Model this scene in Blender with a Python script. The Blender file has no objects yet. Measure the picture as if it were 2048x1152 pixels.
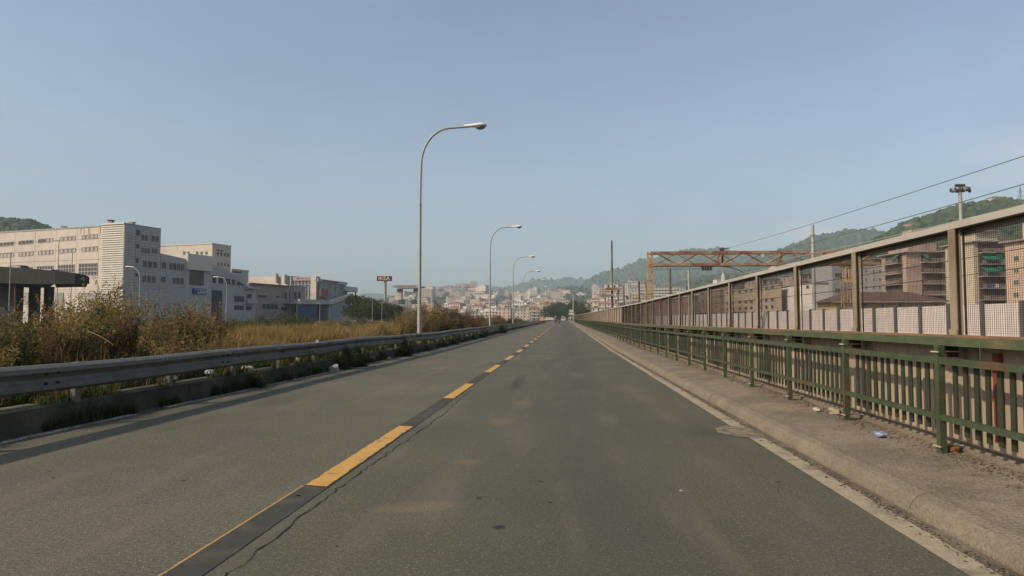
import bpy, bmesh, math, random
import numpy as np
from mathutils import Vector, Matrix
rnd = random.Random(7)
SC = bpy.context.scene
COL = SC.collection
# ------------------------------------------------------------------ camera
F = 1365.0                      # focal length in pixels of the 2048 px wide photograph
PIT = math.atan(67 / F); YAW = math.atan(104 / F * math.cos(PIT)); EYE = 1.25
cd = bpy.data.cameras.new('camera'); cam = bpy.data.objects.new('camera', cd); COL.objects.link(cam)
cd.sensor_width = 36; cd.lens = 36 * F / 2048; cd.clip_start = .1; cd.clip_end = 20000
cam.location = (0, 0, EYE); cam.rotation_euler = (math.pi / 2 + PIT, 0, YAW)
SC.camera = cam
# ------------------------------------------------------------------ light
SUN_AZ, SUN_EL = -120, 37       # azimuth clockwise from +Y (the road), elevation
w = bpy.data.worlds.new('World'); SC.world = w; w.use_nodes = True
nt = w.node_tree; bg = nt.nodes['Background']
sky = nt.nodes.new('ShaderNodeTexSky'); sky.sky_type = 'NISHITA'; sky.sun_disc = False
sky.sun_elevation = math.radians(SUN_EL); sky.sun_rotation = math.radians(SUN_AZ)
sky.air_density = 1.0; sky.dust_density = 3.0; sky.ozone_density = 1.6; sky.altitude = 20
hs = nt.nodes.new('ShaderNodeHueSaturation'); hs.inputs['Saturation'].default_value = .88
nt.links.new(sky.outputs[0], hs.inputs['Color'])
# faint clouds low on the right
tc = nt.nodes.new('ShaderNodeTexCoord'); mp = nt.nodes.new('ShaderNodeMapping'); mp.inputs['Scale'].default_value = (5, 5, 11)
nz = nt.nodes.new('ShaderNodeTexNoise'); nz.inputs['Scale'].default_value = 1.3; nz.inputs['Detail'].default_value = 6
nt.links.new(tc.outputs['Generated'], mp.inputs[0]); nt.links.new(mp.outputs[0], nz.inputs['Vector'])
cr = nt.nodes.new('ShaderNodeValToRGB'); cr.color_ramp.elements[0].position = .50; cr.color_ramp.elements[1].position = .66
nt.links.new(nz.outputs[0], cr.inputs[0])
sx = nt.nodes.new('ShaderNodeSeparateXYZ'); nt.links.new(tc.outputs['Generated'], sx.inputs[0])
mr = nt.nodes.new('ShaderNodeMapRange'); mr.inputs['From Min'].default_value = .24; mr.inputs['From Max'].default_value = .08
nt.links.new(sx.outputs['Z'], mr.inputs['Value'])
mr2 = nt.nodes.new('ShaderNodeMapRange'); mr2.inputs['From Min'].default_value = .15; mr2.inputs['From Max'].default_value = .4
nt.links.new(sx.outputs['X'], mr2.inputs['Value'])
m1 = nt.nodes.new('ShaderNodeMath'); m1.operation = 'MULTIPLY'; nt.links.new(mr.outputs[0], m1.inputs[0]); nt.links.new(mr2.outputs[0], m1.inputs[1])
m2 = nt.nodes.new('ShaderNodeMath'); m2.operation = 'MULTIPLY'; nt.links.new(m1.outputs[0], m2.inputs[0]); nt.links.new(cr.outputs[0], m2.inputs[1])
m3 = nt.nodes.new('ShaderNodeMath'); m3.operation = 'MULTIPLY'; m3.inputs[1].default_value = .85; nt.links.new(m2.outputs[0], m3.inputs[0])
mx = nt.nodes.new('ShaderNodeMixRGB'); mx.inputs['Color2'].default_value = (6.2, 5.2, 5.2, 1)
nt.links.new(m3.outputs[0], mx.inputs['Fac']); nt.links.new(hs.outputs[0], mx.inputs['Color1'])
nzb = nt.nodes.new('ShaderNodeTexNoise'); nzb.inputs['Scale'].default_value = 2.2; nzb.inputs['Detail'].default_value = 5
nt.links.new(mp.outputs[0], nzb.inputs['Vector']); mrb = nt.nodes.new('ShaderNodeMapRange'); mrb.inputs['From Min'].default_value = .3; mrb.inputs['From Max'].default_value = .7
mrb.inputs['To Min'].default_value = .97; mrb.inputs['To Max'].default_value = 1.035; nt.links.new(nzb.outputs[0], mrb.inputs['Value'])
vmu = nt.nodes.new('ShaderNodeVectorMath'); vmu.operation = 'SCALE'; nt.links.new(mx.outputs[0], vmu.inputs[0]); nt.links.new(mrb.outputs[0], vmu.inputs['Scale'])
nt.links.new(vmu.outputs[0], bg.inputs['Color'])
bg.inputs['Strength'].default_value = .15
sl = bpy.data.lights.new('sun', 'SUN'); sl.energy = 4.2; sl.angle = math.radians(.6); sl.color = (1, .80, .58)
so = bpy.data.objects.new('sun', sl); COL.objects.link(so)
a, e = math.radians(SUN_AZ), math.radians(SUN_EL)
sd = Vector((math.sin(a) * math.cos(e), math.cos(a) * math.cos(e), math.sin(e)))
so.rotation_euler = sd.to_track_quat('Z', 'Y').to_euler(); so.location = (-20, -20, 30)
SC.view_settings.view_transform = 'Standard'; SC.view_settings.look = 'None'
SC.view_settings.exposure = 0.08; SC.view_settings.gamma = 1
SC.cycles.max_bounces = 5; SC.cycles.diffuse_bounces = 2; SC.cycles.glossy_bounces = 2
SC.cycles.volume_bounces = 1; SC.cycles.transparent_max_bounces = 8
# ------------------------------------------------------------------ photo geometry helpers
CP, SP, CY, SY = math.cos(PIT), math.sin(PIT), math.cos(YAW), math.sin(YAW)
def ray(px, py):
    a_ = (px - 1024) / F; b = -(py - 576) / F
    fw = CP - b * SP; up = SP + b * CP
    return a_ * CY - fw * SY, a_ * SY + fw * CY, up
def P(px, py, Y):
    x, y, u = ray(px, py); t = Y / y
    return Vector((x * t, Y, EYE + u * t))
def PX(px, py, X):
    x, y, u = ray(px, py); t = X / x
    return Vector((X, y * t, EYE + u * t))
def proj(p):
    x, y, u = p[0], p[1], p[2] - EYE
    a_ = x * CY + y * SY; f1 = -x * SY + y * CY
    fw = f1 * CP + u * SP; up = -f1 * SP + u * CP
    return 1024 + F * a_ / fw, 576 - F * up / fw
def rise(y): return .0055 * max(0, min(y, 420) - 30)
# ------------------------------------------------------------------ materials
MATS = {}
ALB = .76                        # scales every base colour down so shade deepens against a stronger sun
def mat(name, c, rough=.85, c2=None, scale=3, lo=.4, hi=.6, var=.18, vscale=1.5, bump=0, bscale=40, metal=0, spec=.3, stretch=None, fine=0, fscale=60):
    if name in MATS: return MATS[name]
    c = tuple(q * ALB for q in c); c2 = tuple(q * ALB for q in c2) if c2 else None
    m = bpy.data.materials.new(name); MATS[name] = m; m.use_nodes = True
    n = m.node_tree; b = n.nodes['Principled BSDF']; b.inputs['Roughness'].default_value = rough
    b.inputs['Metallic'].default_value = metal; b.inputs['Specular IOR Level'].default_value = spec
    g = n.nodes.new('ShaderNodeNewGeometry'); src = g.outputs['Position']
    if stretch:
        mp = n.nodes.new('ShaderNodeMapping'); mp.inputs['Scale'].default_value = stretch; n.links.new(src, mp.inputs[0]); src = mp.outputs[0]
    def noise(s, d=4):
        t = n.nodes.new('ShaderNodeTexNoise'); t.inputs['Scale'].default_value = s; t.inputs['Detail'].default_value = d
        n.links.new(src, t.inputs['Vector']); return t.outputs[0]
    col = n.nodes.new('ShaderNodeRGB'); col.outputs[0].default_value = (*c, 1); out = col.outputs[0]
    if c2:
        r = n.nodes.new('ShaderNodeMapRange'); r.inputs['From Min'].default_value = lo; r.inputs['From Max'].default_value = hi
        n.links.new(noise(scale, 7), r.inputs['Value'])
        q = n.nodes.new('ShaderNodeMixRGB'); q.inputs['Color2'].default_value = (*c2, 1)
        n.links.new(r.outputs[0], q.inputs['Fac']); n.links.new(out, q.inputs['Color1']); out = q.outputs[0]
    def vary(out, s, v, d=4):
        r = n.nodes.new('ShaderNodeMapRange'); r.inputs['From Min'].default_value = .25; r.inputs['From Max'].default_value = .75
        r.inputs['To Min'].default_value = 1 - v; r.inputs['To Max'].default_value = 1 + v
        n.links.new(noise(s, d), r.inputs['Value'])
        q = n.nodes.new('ShaderNodeVectorMath'); q.operation = 'SCALE'; n.links.new(out, q.inputs[0]); n.links.new(r.outputs[0], q.inputs['Scale'])
        return q.outputs[0]
    if var: out = vary(out, vscale, var)
    if fine: out = vary(out, fscale, fine, 2)
    n.links.new(out, b.inputs['Base Color'])
    if bump:
        bp = n.nodes.new('ShaderNodeBump'); bp.inputs['Strength'].default_value = bump; bp.inputs['Distance'].default_value = .02
        n.links.new(noise(bscale, 3), bp.inputs['Height']); n.links.new(bp.outputs[0], b.inputs['Normal'])
    return m
def leafmat(name, c, var=.45, vs=.8, trans=.35):
    m = mat(name, c, .7, var=var, vscale=vs, fine=.3, fscale=9, spec=.15)
    n = m.node_tree; b = n.nodes['Principled BSDF']; o = n.nodes['Material Output']
    t = n.nodes.new('ShaderNodeBsdfTranslucent'); t.inputs[0].default_value = (c[0], c[1] * 1.05, c[2] * .6, 1)
    s = n.nodes.new('ShaderNodeMixShader'); s.inputs[0].default_value = trans
    n.links.new(b.outputs[0], s.inputs[1]); n.links.new(t.outputs[0], s.inputs[2]); n.links.new(s.outputs[0], o.inputs['Surface'])
    return m
# ------------------------------------------------------------------ mesh builder
class MB:
    def __init__(s): s.v = []; s.f = []; s.m = []
    def face(s, pts, mi=0):
        k = len(s.v); s.v += [tuple(p) for p in pts]; s.f.append(tuple(range(k, k + len(pts)))); s.m.append(mi); return s
    def hexa(s, b, t, mi=0):        # b, t: lists of the same number of points, bottom and top
        k = len(s.v); n = len(b); s.v += [tuple(p) for p in b] + [tuple(p) for p in t]
        s.f.append(tuple(range(k + n - 1, k - 1, -1))); s.f.append(tuple(range(k + n, k + 2 * n)))
        for i in range(n):
            j = (i + 1) % n; s.f.append((k + i, k + j, k + n + j, k + n + i))
        s.m += [mi] * (n + 2); return s
    def box(s, c, d, rz=0, mi=0):
        ca, sa = math.cos(rz), math.sin(rz); q = []
        for x, y in ((-.5, -.5), (.5, -.5), (.5, .5), (-.5, .5)):
            X, Y = x * d[0], y * d[1]; q.append((c[0] + X * ca - Y * sa, c[1] + X * sa + Y * ca))
        return s.hexa([(x, y, c[2] - d[2] / 2) for x, y in q], [(x, y, c[2] + d[2] / 2) for x, y in q], mi)
    def bb(s, x0, x1, y0, y1, z0, z1, mi=0): return s.box(((x0 + x1) / 2, (y0 + y1) / 2, (z0 + z1) / 2), (x1 - x0, y1 - y0, z1 - z0), 0, mi)
    def tube(s, pts, r, n=8, mi=0, caps=True):
        pts = [Vector(p) for p in pts]; R = r if isinstance(r, (list, tuple)) else [r] * len(pts)
        k = len(s.v); up = Vector((0, 0, 1))
        for i, p in enumerate(pts):
            d = (pts[min(i + 1, len(pts) - 1)] - pts[max(i - 1, 0)]).normalized()
            u = d.cross(up)
            if u.length < 1e-3: u = d.cross(Vector((0, 1, 0)))
            u.normalize(); v = d.cross(u)
            for j in range(n):
                a_ = 2 * math.pi * j / n; s.v.append(tuple(p + (u * math.cos(a_) + v * math.sin(a_)) * R[i]))
        for i in range(len(pts) - 1):
            for j in range(n):
                j2 = (j + 1) % n; s.f.append((k + i * n + j, k + i * n + j2, k + (i + 1) * n + j2, k + (i + 1) * n + j)); s.m.append(mi)
        if caps:
            q = len(s.v); s.v += s.v[k:k + n] + s.v[k + (len(pts) - 1) * n:k + len(pts) * n]     # caps on their own vertices keep the side shading true
            s.f.append(tuple(q + j for j in range(n))[::-1]); s.f.append(tuple(q + n + j for j in range(n))); s.m += [mi, mi]
        return s
    def sweep(s, prof, path, mi=0, close=True):   # prof: (x,z) offsets, path: list of points along +y
        k = len(s.v); n = len(prof)
        for p in path:
            for x, z in prof: s.v.append((p[0] + x, p[1], p[2] + z))
        for i in range(len(path) - 1):
            for j in range(n if close else n - 1):
                j2 = (j + 1) % n; s.f.append((k + i * n + j, k + (i + 1) * n + j, k + (i + 1) * n + j2, k + i * n + j2)); s.m.append(mi)
        if close:
            s.f.append(tuple(k + j for j in range(n))); s.f.append(tuple(k + (len(path) - 1) * n + j for j in range(n))[::-1]); s.m += [mi, mi]
        return s
    def mesh(s, name, mats, origin=(0, 0, 0), smooth=False):
        me = bpy.data.meshes.new(name); o = origin
        me.from_pydata([(x - o[0], y - o[1], z - o[2]) for x, y, z in s.v], [], s.f)
        if not isinstance(mats, (list, tuple)): mats = [mats]
        for m in mats: me.materials.append(m)
        me.polygons.foreach_set('material_index', s.m)
        if smooth: me.polygons.foreach_set('use_smooth', [True] * len(s.f))
        me.update(); return me
    def build(s, name, mats, parent=None, origin=None, smooth=False):
        if parent is not None: origin = WLOC.get(parent.name, (0, 0, 0))
        elif origin is None:
            a_ = np.array(s.v); origin = (float(a_[:, 0].mean()), float(a_[:, 1].mean()), float(a_[:, 2].min()))
        o = bpy.data.objects.new(name, s.mesh(name, mats, origin, smooth)); COL.objects.link(o)
        if parent is not None: o.parent = parent; WLOC[o.name] = origin
        else: o.location = origin; WLOC[o.name] = tuple(origin)
        return o
WLOC = {}
def tag(o, label=None, cat=None, group=None, kind=None):
    if label: o['label'] = label
    if cat: o['category'] = cat
    if group: o['group'] = group
    if kind: o['kind'] = kind
    return o
def thing(name, label, cat, loc, group=None):
    o = bpy.data.objects.new(name, None); COL.objects.link(o); o.location = loc; o.empty_display_size = .2
    WLOC[o.name] = tuple(loc); return tag(o, label, cat, group)
def dup(o, parent=None):
    c = o.copy(); COL.objects.link(c)
    if parent is not None: c.parent = parent
    for ch in o.children: dup(ch, c)
    return c
def struct(o): o['kind'] = 'structure'; return o
def textmesh(body, size, name, m, parent, loc, rot, depth=.05, bold=.0, sx=1):
    cu = bpy.data.curves.new(name, 'FONT'); cu.body = body; cu.size = size; cu.extrude = depth; cu.offset = bold; cu.align_x = 'CENTER'; cu.align_y = 'CENTER'
    t = bpy.data.objects.new(name + '_src', cu); COL.objects.link(t)
    dg = bpy.context.evaluated_depsgraph_get(); me = bpy.data.meshes.new_from_object(t.evaluated_get(dg))
    bpy.data.objects.remove(t); me.materials.clear(); me.materials.append(m)
    o = bpy.data.objects.new(name, me); COL.objects.link(o); o.parent = parent
    pl = WLOC[parent.name]; o.location = (loc[0] - pl[0], loc[1] - pl[1], loc[2] - pl[2]); o.rotation_euler = rot; o.scale = (sx, 1, 1); return o
ASPH_X0, ASPH_X1 = -6.0, 2.26
# ---- materials used in several places
concrete = mat('concrete', (.30, .27, .22), .9, (.20, .18, .14), 1.2, .42, .62, .2, 6, .5, 60, fine=.15)
galv = mat('galvanised_steel', (.36, .36, .34), .55, (.24, .22, .19), 3, .5, .7, .15, 8, metal=.4)
polem = mat('pole_paint', (.36, .36, .31), .55, (.31, .31, .265), 2, .5, .7, .1, 6, spec=.4)
dark = mat('dark_rubber', (.02, .02, .02), .7, var=.1)
glassd = mat('dark_glass', (.04, .048, .05), .35, var=.2, spec=.4)
# ================================================================== GROUND, ROAD
def sheet(name, xs, ys, zf, m, mod=None):
    v = [(x, y, zf(x, y)) for y in ys for x in xs]; n = len(xs)
    f = [(j * n + i, j * n + i + 1, (j + 1) * n + i + 1, (j + 1) * n + i) for j in range(len(ys) - 1) for i in range(n - 1)]
    me = bpy.data.meshes.new(name); me.from_pydata(v, [], f); me.materials.append(m); me.update()
    me.polygons.foreach_set('use_smooth', [True] * len(f))
    o = bpy.data.objects.new(name, me); COL.objects.link(o); return struct(o)
soil = mat('dry_soil', (.11, .085, .055), .95, (.075, .065, .04), .5, .4, .6, .3, 2, .6, 20, fine=.3, fscale=15)
def gz(x, y):
    z = rise(y) - .12
    if x < -6.2 and x > -17:
        k = min(1, (-6.2 - x) / 2.0) * min(1, (17 + x) / 4)
        z += .30 + .12 * k if x < -6.3 else .34
    return z
gx = [-6000, -3000, -1500, -700, -300, -150, -80, -40, -25, -17, -13, -10, -8.2, -7, -6.3, -6.19, -4, 0, 3, 5, 8, 20, 40, 80, 160, 400, 900, 2000, 6000]
gy = [-60, -20, 0, 10, 20, 30, 45, 60, 90, 130, 180, 240, 300, 360, 420, 500, 800, 1500, 3000, 7000]
ground = sheet('ground', gx, gy, lambda x, y: gz(x, y), soil)
# asphalt with aggregate, wheel tracks, patches and yellow smudges
am = mat('asphalt', (.124, .120, .080), .78, (.095, .093, .064), .35, .35, .65, .13, .9, .55, 140, spec=.35, fine=.42, fscale=45)
n = am.node_tree; b = n.nodes['Principled BSDF']
def addcol(n, b, fac_out, c):
    src = b.inputs['Base Color'].links[0].from_socket
    q = n.nodes.new('ShaderNodeMixRGB'); q.inputs['Color2'].default_value = (*[k_ * ALB for k_ in c], 1)
    n.links.new(src, q.inputs['Color1']); n.links.new(fac_out, q.inputs['Fac']); n.links.new(q.outputs[0], b.inputs['Base Color'])
g = n.nodes.new('ShaderNodeNewGeometry'); sp_ = n.nodes.new('ShaderNodeSeparateXYZ'); n.links.new(g.outputs['Position'], sp_.inputs[0])
def mth(n, op, a_, b_=None, clamp=False):
    q = n.nodes.new('ShaderNodeMath'); q.operation = op; q.use_clamp = clamp
    for i, s in enumerate((a_, b_)):
        if s is None: continue
        if isinstance(s, (int, float)): q.inputs[i].default_value = s
        else: n.links.new(s, q.inputs[i])
    return q.outputs[0]
def noiseo(n, vec, s, d=4, st=None):
    if st:
        m_ = n.nodes.new('ShaderNodeMapping'); m_.inputs['Scale'].default_value = st; n.links.new(vec, m_.inputs[0]); vec = m_.outputs[0]
    t = n.nodes.new('ShaderNodeTexNoise'); t.inputs['Scale'].default_value = s; t.inputs['Detail'].default_value = d; n.links.new(vec, t.inputs['Vector']); return t.outputs[0]
X, Yc = sp_.outputs['X'], sp_.outputs['Y']; POS = g.outputs['Position']
# light stone specks
vo = n.nodes.new('ShaderNodeTexVoronoi'); vo.inputs['Scale'].default_value = 55; n.links.new(POS, vo.inputs['Vector'])
sp2 = mth(n, 'LESS_THAN', vo.outputs['Distance'], .26); bright = n.nodes.new('ShaderNodeSeparateColor'); n.links.new(vo.outputs['Color'], bright.inputs[0])
sp3 = mth(n, 'MULTIPLY', sp2, mth(n, 'GREATER_THAN', bright.outputs[0], .72)); addcol(n, b, mth(n, 'MULTIPLY', sp3, .75), (.36, .33, .27))
sp4 = mth(n, 'MULTIPLY', sp2, mth(n, 'LESS_THAN', bright.outputs[0], .35)); addcol(n, b, mth(n, 'MULTIPLY', sp4, .6), (.035, .033, .03))
# darker oiled band down the right lane, long streaks
d1 = mth(n, 'SUBTRACT', 1, mth(n, 'ABSOLUTE', mth(n, 'DIVIDE', mth(n, 'SUBTRACT', X, .25), 1.0)), True)
strk = noiseo(n, POS, 1.6, 5, (1.8, .10, 1))
addcol(n, b, mth(n, 'MULTIPLY', mth(n, 'MULTIPLY', d1, strk), .75), (.055, .056, .052))
d2 = mth(n, 'MULTIPLY', mth(n, 'GREATER_THAN', X, -1.95), .28); addcol(n, b, d2, (.051, .054, .041))
cl = n.nodes.new('ShaderNodeMapRange'); cl.inputs['From Min'].default_value = .52; cl.inputs['From Max'].default_value = .7; n.links.new(noiseo(n, POS, 2.2, 6, (1.2, .16, 1)), cl.inputs['Value'])
addcol(n, b, mth(n, 'MULTIPLY', cl.outputs[0], .35), (.19, .17, .13))
def blot(cx, cy, rx, ry, c, k, ang=0, ns=5):
    ca, sa = math.cos(ang), math.sin(ang)
    dx = mth(n, 'SUBTRACT', X, cx); dy = mth(n, 'SUBTRACT', Yc, cy)
    u = mth(n, 'DIVIDE', mth(n, 'ADD', mth(n, 'MULTIPLY', dx, ca), mth(n, 'MULTIPLY', dy, sa)), rx)
    v = mth(n, 'DIVIDE', mth(n, 'SUBTRACT', mth(n, 'MULTIPLY', dy, ca), mth(n, 'MULTIPLY', dx, sa)), ry)
    r2 = mth(n, 'ADD', mth(n, 'MULTIPLY', u, u), mth(n, 'MULTIPLY', v, v))
    fac = mth(n, 'SUBTRACT', 1.0, r2, True)
    no = noiseo(n, POS, ns, 5); fac = mth(n, 'MULTIPLY', mth(n, 'MULTIPLY', fac, no), k, True)
    addcol(n, b, fac, c)
blot(-1.0, 4.62, .36, .16, (.30, .20, .08), .6, .35); blot(-.85, 6.1, .16, .16, (.30, .20, .08), .5)
blot(-.78, 8.6, .22, .45, (.30, .21, .09), .55); blot(-.65, 10.6, .2, .4, (.30, .21, .09), .5)
blot(-.95, 14.3, .16, 2.4, (.03, .03, .03), 1.1, 0, 7); blot(-.4, 4.2, .05, .05, (.02, .02, .02), 3, 0, 20)
blot(1.75, 7.9, .55, .5, (.06, .06, .05), 1.3, 0, 4)
rys = [-30, -5, 0, 5, 10, 15, 20, 25, 30, 40, 50, 70, 100, 140, 180, 240, 300, 360, 420, 500]
sheet('road', [ASPH_X0, -4, -2, 0, ASPH_X1], rys, lambda x, y: rise(y), am)
sheet('side_road', [-40, -20, -6.0], [190, 240, 300, 360, 420, 500], lambda x, y: rise(y) - .03, am)
def strip(name, x0, x1, ys, z, m, jit=0):
    mb = MB()
    for i in range(len(ys) - 1):
        y0, y1 = ys[i], ys[i + 1]
        mb.face([(x0, y0, rise(y0) + z), (x1, y0, rise(y0) + z), (x1, y1, rise(y1) + z), (x0, y1, rise(y1) + z)])
    o = mb.build(name, m, origin=(0, 0, 0)); return struct(o)
long_y = [0, 2, 5, 10, 20, 30, 45, 60, 80, 110, 150, 200, 260, 330]
yel = mat('yellow_paint', (.53, .31, .075), .7, (.26, .18, .08), 7, .585, .68, .1, 8, .2, 80, fine=.12, fscale=50)
blk = mat('black_road_paint', (.046, .046, .035), .8, (.085, .082, .06), 4, .5, .75, .1, 9, .2, 90, fine=.15, fscale=60)
wht = mat('worn_white_paint', (.34, .295, .215), .8, (.20, .175, .13), 3.5, .52, .68, .15, 9, .2, 90, fine=.2, fscale=50)
strip('centre_line_black', -1.97, -1.775, long_y[:11], .004, blk)
mb = MB(); y = 5.13; first = True
lens = [(5.13, 8.09), (11.06, 13.65), (16.74, 19.6)]
yy = 22.2
while yy < 150: lens.append((yy, yy + 2.75)); yy += 5.45
for y0, y1 in lens:
    n_ = 40 if y0 < 12 else (14 if y0 < 30 else 2); L = []
    for q in range(n_ + 1):
        y_ = y0 + (y1 - y0) * q / n_; jt = .005 if y0 < 30 else 0; L.append(((-1.965 + rnd.gauss(0, jt), y_), (-1.79 + rnd.gauss(0, jt), y_ - .04)))
    for (a_, b_), (c_, d_) in zip(L, L[1:]): mb.face([(p_[0], p_[1], rise(p_[1]) + .008) for p_ in (a_, b_, d_, c_)])
struct(mb.build('centre_line_yellow', yel, origin=(0, 0, 0)))
strip('centre_line_yellow_edge', -1.985, -1.975, [0, 2, 5.1], .008, yel)
strip('edge_line', 1.98, 2.14, [0, 2, 5, 7.6], .004, wht); strip('edge_line', 1.98, 2.14, [8.3, 10] + long_y[4:], .004, wht)
whl = mat('left_edge_paint', (.46, .44, .38), .8, (.22, .20, .17), 3, .5, .62, .15, 9)
strip('edge_line', -5.84, -5.72, [5, 8.9], .004, whl); strip('edge_line', -5.84, -5.72, [9.6, 14] + long_y[4:11], .004, whl)
# crack along the centre line
mb = MB(); y = .5; x = -1.66; pts = []
while y < 16: pts.append((x + rnd.uniform(-.022, .022) + .03 * math.sin(y * .9), y)); y += rnd.uniform(.05, .13)
for (xa, ya), (xb, yb) in zip(pts, pts[1:]):
    wd = rnd.uniform(.002, .006) * (1 if ya < 12 else .6); mb.face([(xa - wd, ya, .004), (xa + wd, ya, .004), (xb + wd, yb, .004), (xb - wd, yb, .004)])
struct(mb.build('road_crack', mat('crack_black', (.012, .011, .01), .95, var=0), origin=(0, 0, 0)))
mb = MB()
def crack(x, y, dx, dy, n_, w_):
    for q in range(n_):
        x2 = x + dx + rnd.uniform(-.03, .03); y2 = y + dy + rnd.uniform(-.03, .03); wd = w_ * rnd.uniform(.4, 1.2); nx_, ny_ = (y2 - y), -(x2 - x); l_ = math.hypot(nx_, ny_); nx_, ny_ = nx_ / l_ * wd, ny_ / l_ * wd
        mb.face([(x - nx_, y - ny_, .004), (x + nx_, y + ny_, .004), (x2 + nx_, y2 + ny_, .004), (x2 - nx_, y2 - ny_, .004)]); x, y = x2, y2
        if rnd.random() < .05 and n_ > 8: crack(x, y, rnd.choice((-1, 1)) * abs(dy) + dx, dy * .4, n_ // 3, w_ * .7)
for a_ in ((-4.6, 6.5, .004, .07, 60, .0022), (-3.9, 9.0, .07, .004, 26, .002), (.9, 9.5, .01, .08, 70, .002), (-3.2, 4.4, .05, .03, 18, .0016), (1.55, 5.0, .0, .07, 40, .0018), (-.2, 13, .075, .0, 22, .003), (-4.2, 15, .004, .1, 60, .0025)): crack(*a_)
struct(mb.build('fine_cracks', mat('fine_crack', (.035, .033, .027), .95, var=0), origin=(0, 0, 0)))
# tar spots and small dark pits
mb = MB()
for q in range(60):
    x_, y_, r0 = rnd.uniform(-5.3, 1.9), rnd.uniform(1.8, 4.6) ** 2, rnd.uniform(.006, .022); k0 = rnd.uniform(0, 6); mb.face([(x_ + r0 * math.cos(k0 + i) * rnd.uniform(.6, 1.5), y_ + r0 * math.sin(k0 + i) * rnd.uniform(.6, 1.2), rise(y_) + .004) for i in (0, 1, 2, 3, 4, 5)])
struct(mb.build('tar_spots', mat('tar', (.03, .028, .024), .8, var=0), origin=(0, 0, 0)))
# broken concrete patch on the edge line
pm = mat('patch_concrete', (.26, .22, .16), .95, (.12, .11, .09), 9, .45, .6, .2, 20, .9, 60)
mb = MB(); mb.face([(x_, y_, .006) for x_, y_ in ((1.72, 7.9), (1.86, 7.62), (2.17, 7.58), (2.2, 7.95), (2.14, 8.3), (1.92, 8.42), (1.75, 8.2))]); struct(mb.build('road_patch', pm, origin=(0, 0, 0)))
# right kerb, gutter and pavement
km = mat('kerb_concrete', (.20, .172, .128), .92, (.165, .142, .105), 1.3, .42, .62, .12, 5, .8, 45, fine=.22, fscale=45)
strip('gutter', 2.14, 2.245, long_y, .005, mat('gutter_dirt', (.11, .09, .065), .95, (.17, .14, .1), 3, .4, .6, .2, 9, .6, 60, fine=.2))
paths = [(0, y_, rise(y_)) for y_ in np.concatenate([np.arange(-2, 40, .5), [45, 60, 80, 110, 150, 200, 260, 330]])]
mb = MB(); prof = [(2.24, -.1), (2.24, .02), (2.258, .07), (2.30, .112), (2.36, .134), (2.42, .139), (2.42, -.1)]
mb.sweep(prof, [(rnd.uniform(-.006, .006), p[1], p[2] + rnd.uniform(-.004, .004)) for p in paths]); struct(mb.build('kerb', km, origin=(0, 0, 0), smooth=False))
mb = MB(); y_ = 1.6
while y_ < 60:
    mb.sweep([(p_[0] - .003, p_[1]) for p_ in prof[1:6]], [(0, y_, rise(y_)), (0, y_ + .004, rise(y_))]); y_ += 3.1
struct(mb.build('kerb_joint', mat('joint_dark', (.11, .095, .07), .95), origin=(0, 0, 0)))
pv = mat('pavement_asphalt', (.235, .20, .152), .95, (.17, .148, .113), 1.3, .42, .6, .16, 6, .9, 50, fine=.30, fscale=40)
mb = MB(); mb.sweep([(2.42, -.1), (2.42, .139), (2.7, .155), (3.1, .168), (3.5, .172), (3.5, -.1)], [(0, p[1], p[2]) for p in paths]); struct(mb.build('pavement', pv, origin=(0, 0, 0)))
# left kerb wall
lk = mat('dirty_kerb', (.105, .105, .068), .95, (.05, .055, .034), 1.5, .4, .6, .25, 5, .8, 40, fine=.2)
lpath = [(0, y_, rise(y_)) for y_ in np.concatenate([np.arange(-2, 40, 1), np.arange(40, 186, 8)])]
mb = MB(); mb.sweep([(-6.2, -.3), (-6.2, .30), (-5.98, .31), (-5.93, .27), (-5.9, -.3)], lpath); struct(mb.build('kerb_wall', lk, origin=(0, 0, 0)))

# ================================================================== GUARDRAIL
rail_m = mat('guardrail_steel', (.19, .195, .165), .55, (.12, .12, .09), 1.5, .45, .7, .15, 5, metal=.3, fine=.08, fscale=20)
gr = thing('guardrail', 'long grey steel crash barrier on the left kerb of the road', 'guardrail', (-5.8, 8, .3))
W = [(0, 0), (.022, .012), (.06, .035), (.062, .085), (.012, .125), (-.005, .155), (.012, .185), (.062, .225), (.06, .275), (.022, .298), (0, .31), (-.02, .312), (.0, .292), (.042, .27), (.044, .23), (-.005, .19), (-.02, .155), (-.005, .12), (.044, .08), (.042, .04), (.0, .018)]
def rail_wob(y_): return .012 * math.sin(y_ * .31) + .01 * math.sin(y_ * .83)
rp = [(-5.82 + rail_wob(y_), y_, rise(y_) + .47 + rail_wob(y_ + 5)) for y_ in np.concatenate([np.arange(-2, 60, .8), np.arange(60, 183, 6)])]
mb = MB().sweep(W[::-1], rp); mb.build('rail', rail_m, gr, smooth=False)
cnt = 0; y_ = .0
for i in range(92):
    y_ = i * 1.98 + .0; z = rise(y_)
    mb = MB(); mb.bb(-5.95, -5.89, y_ - .05, y_ + .05, z + .28, z + .76)
    if y_ > 24: mb.build('post', rail_m, gr)
    else:
        o = mb.build('post', rail_m, gr)
        mb = MB().bb(-5.89, -5.83, y_ - .08, y_ + .08, z + .54, z + .68); mb.build('spacer', dark, o)
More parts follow.
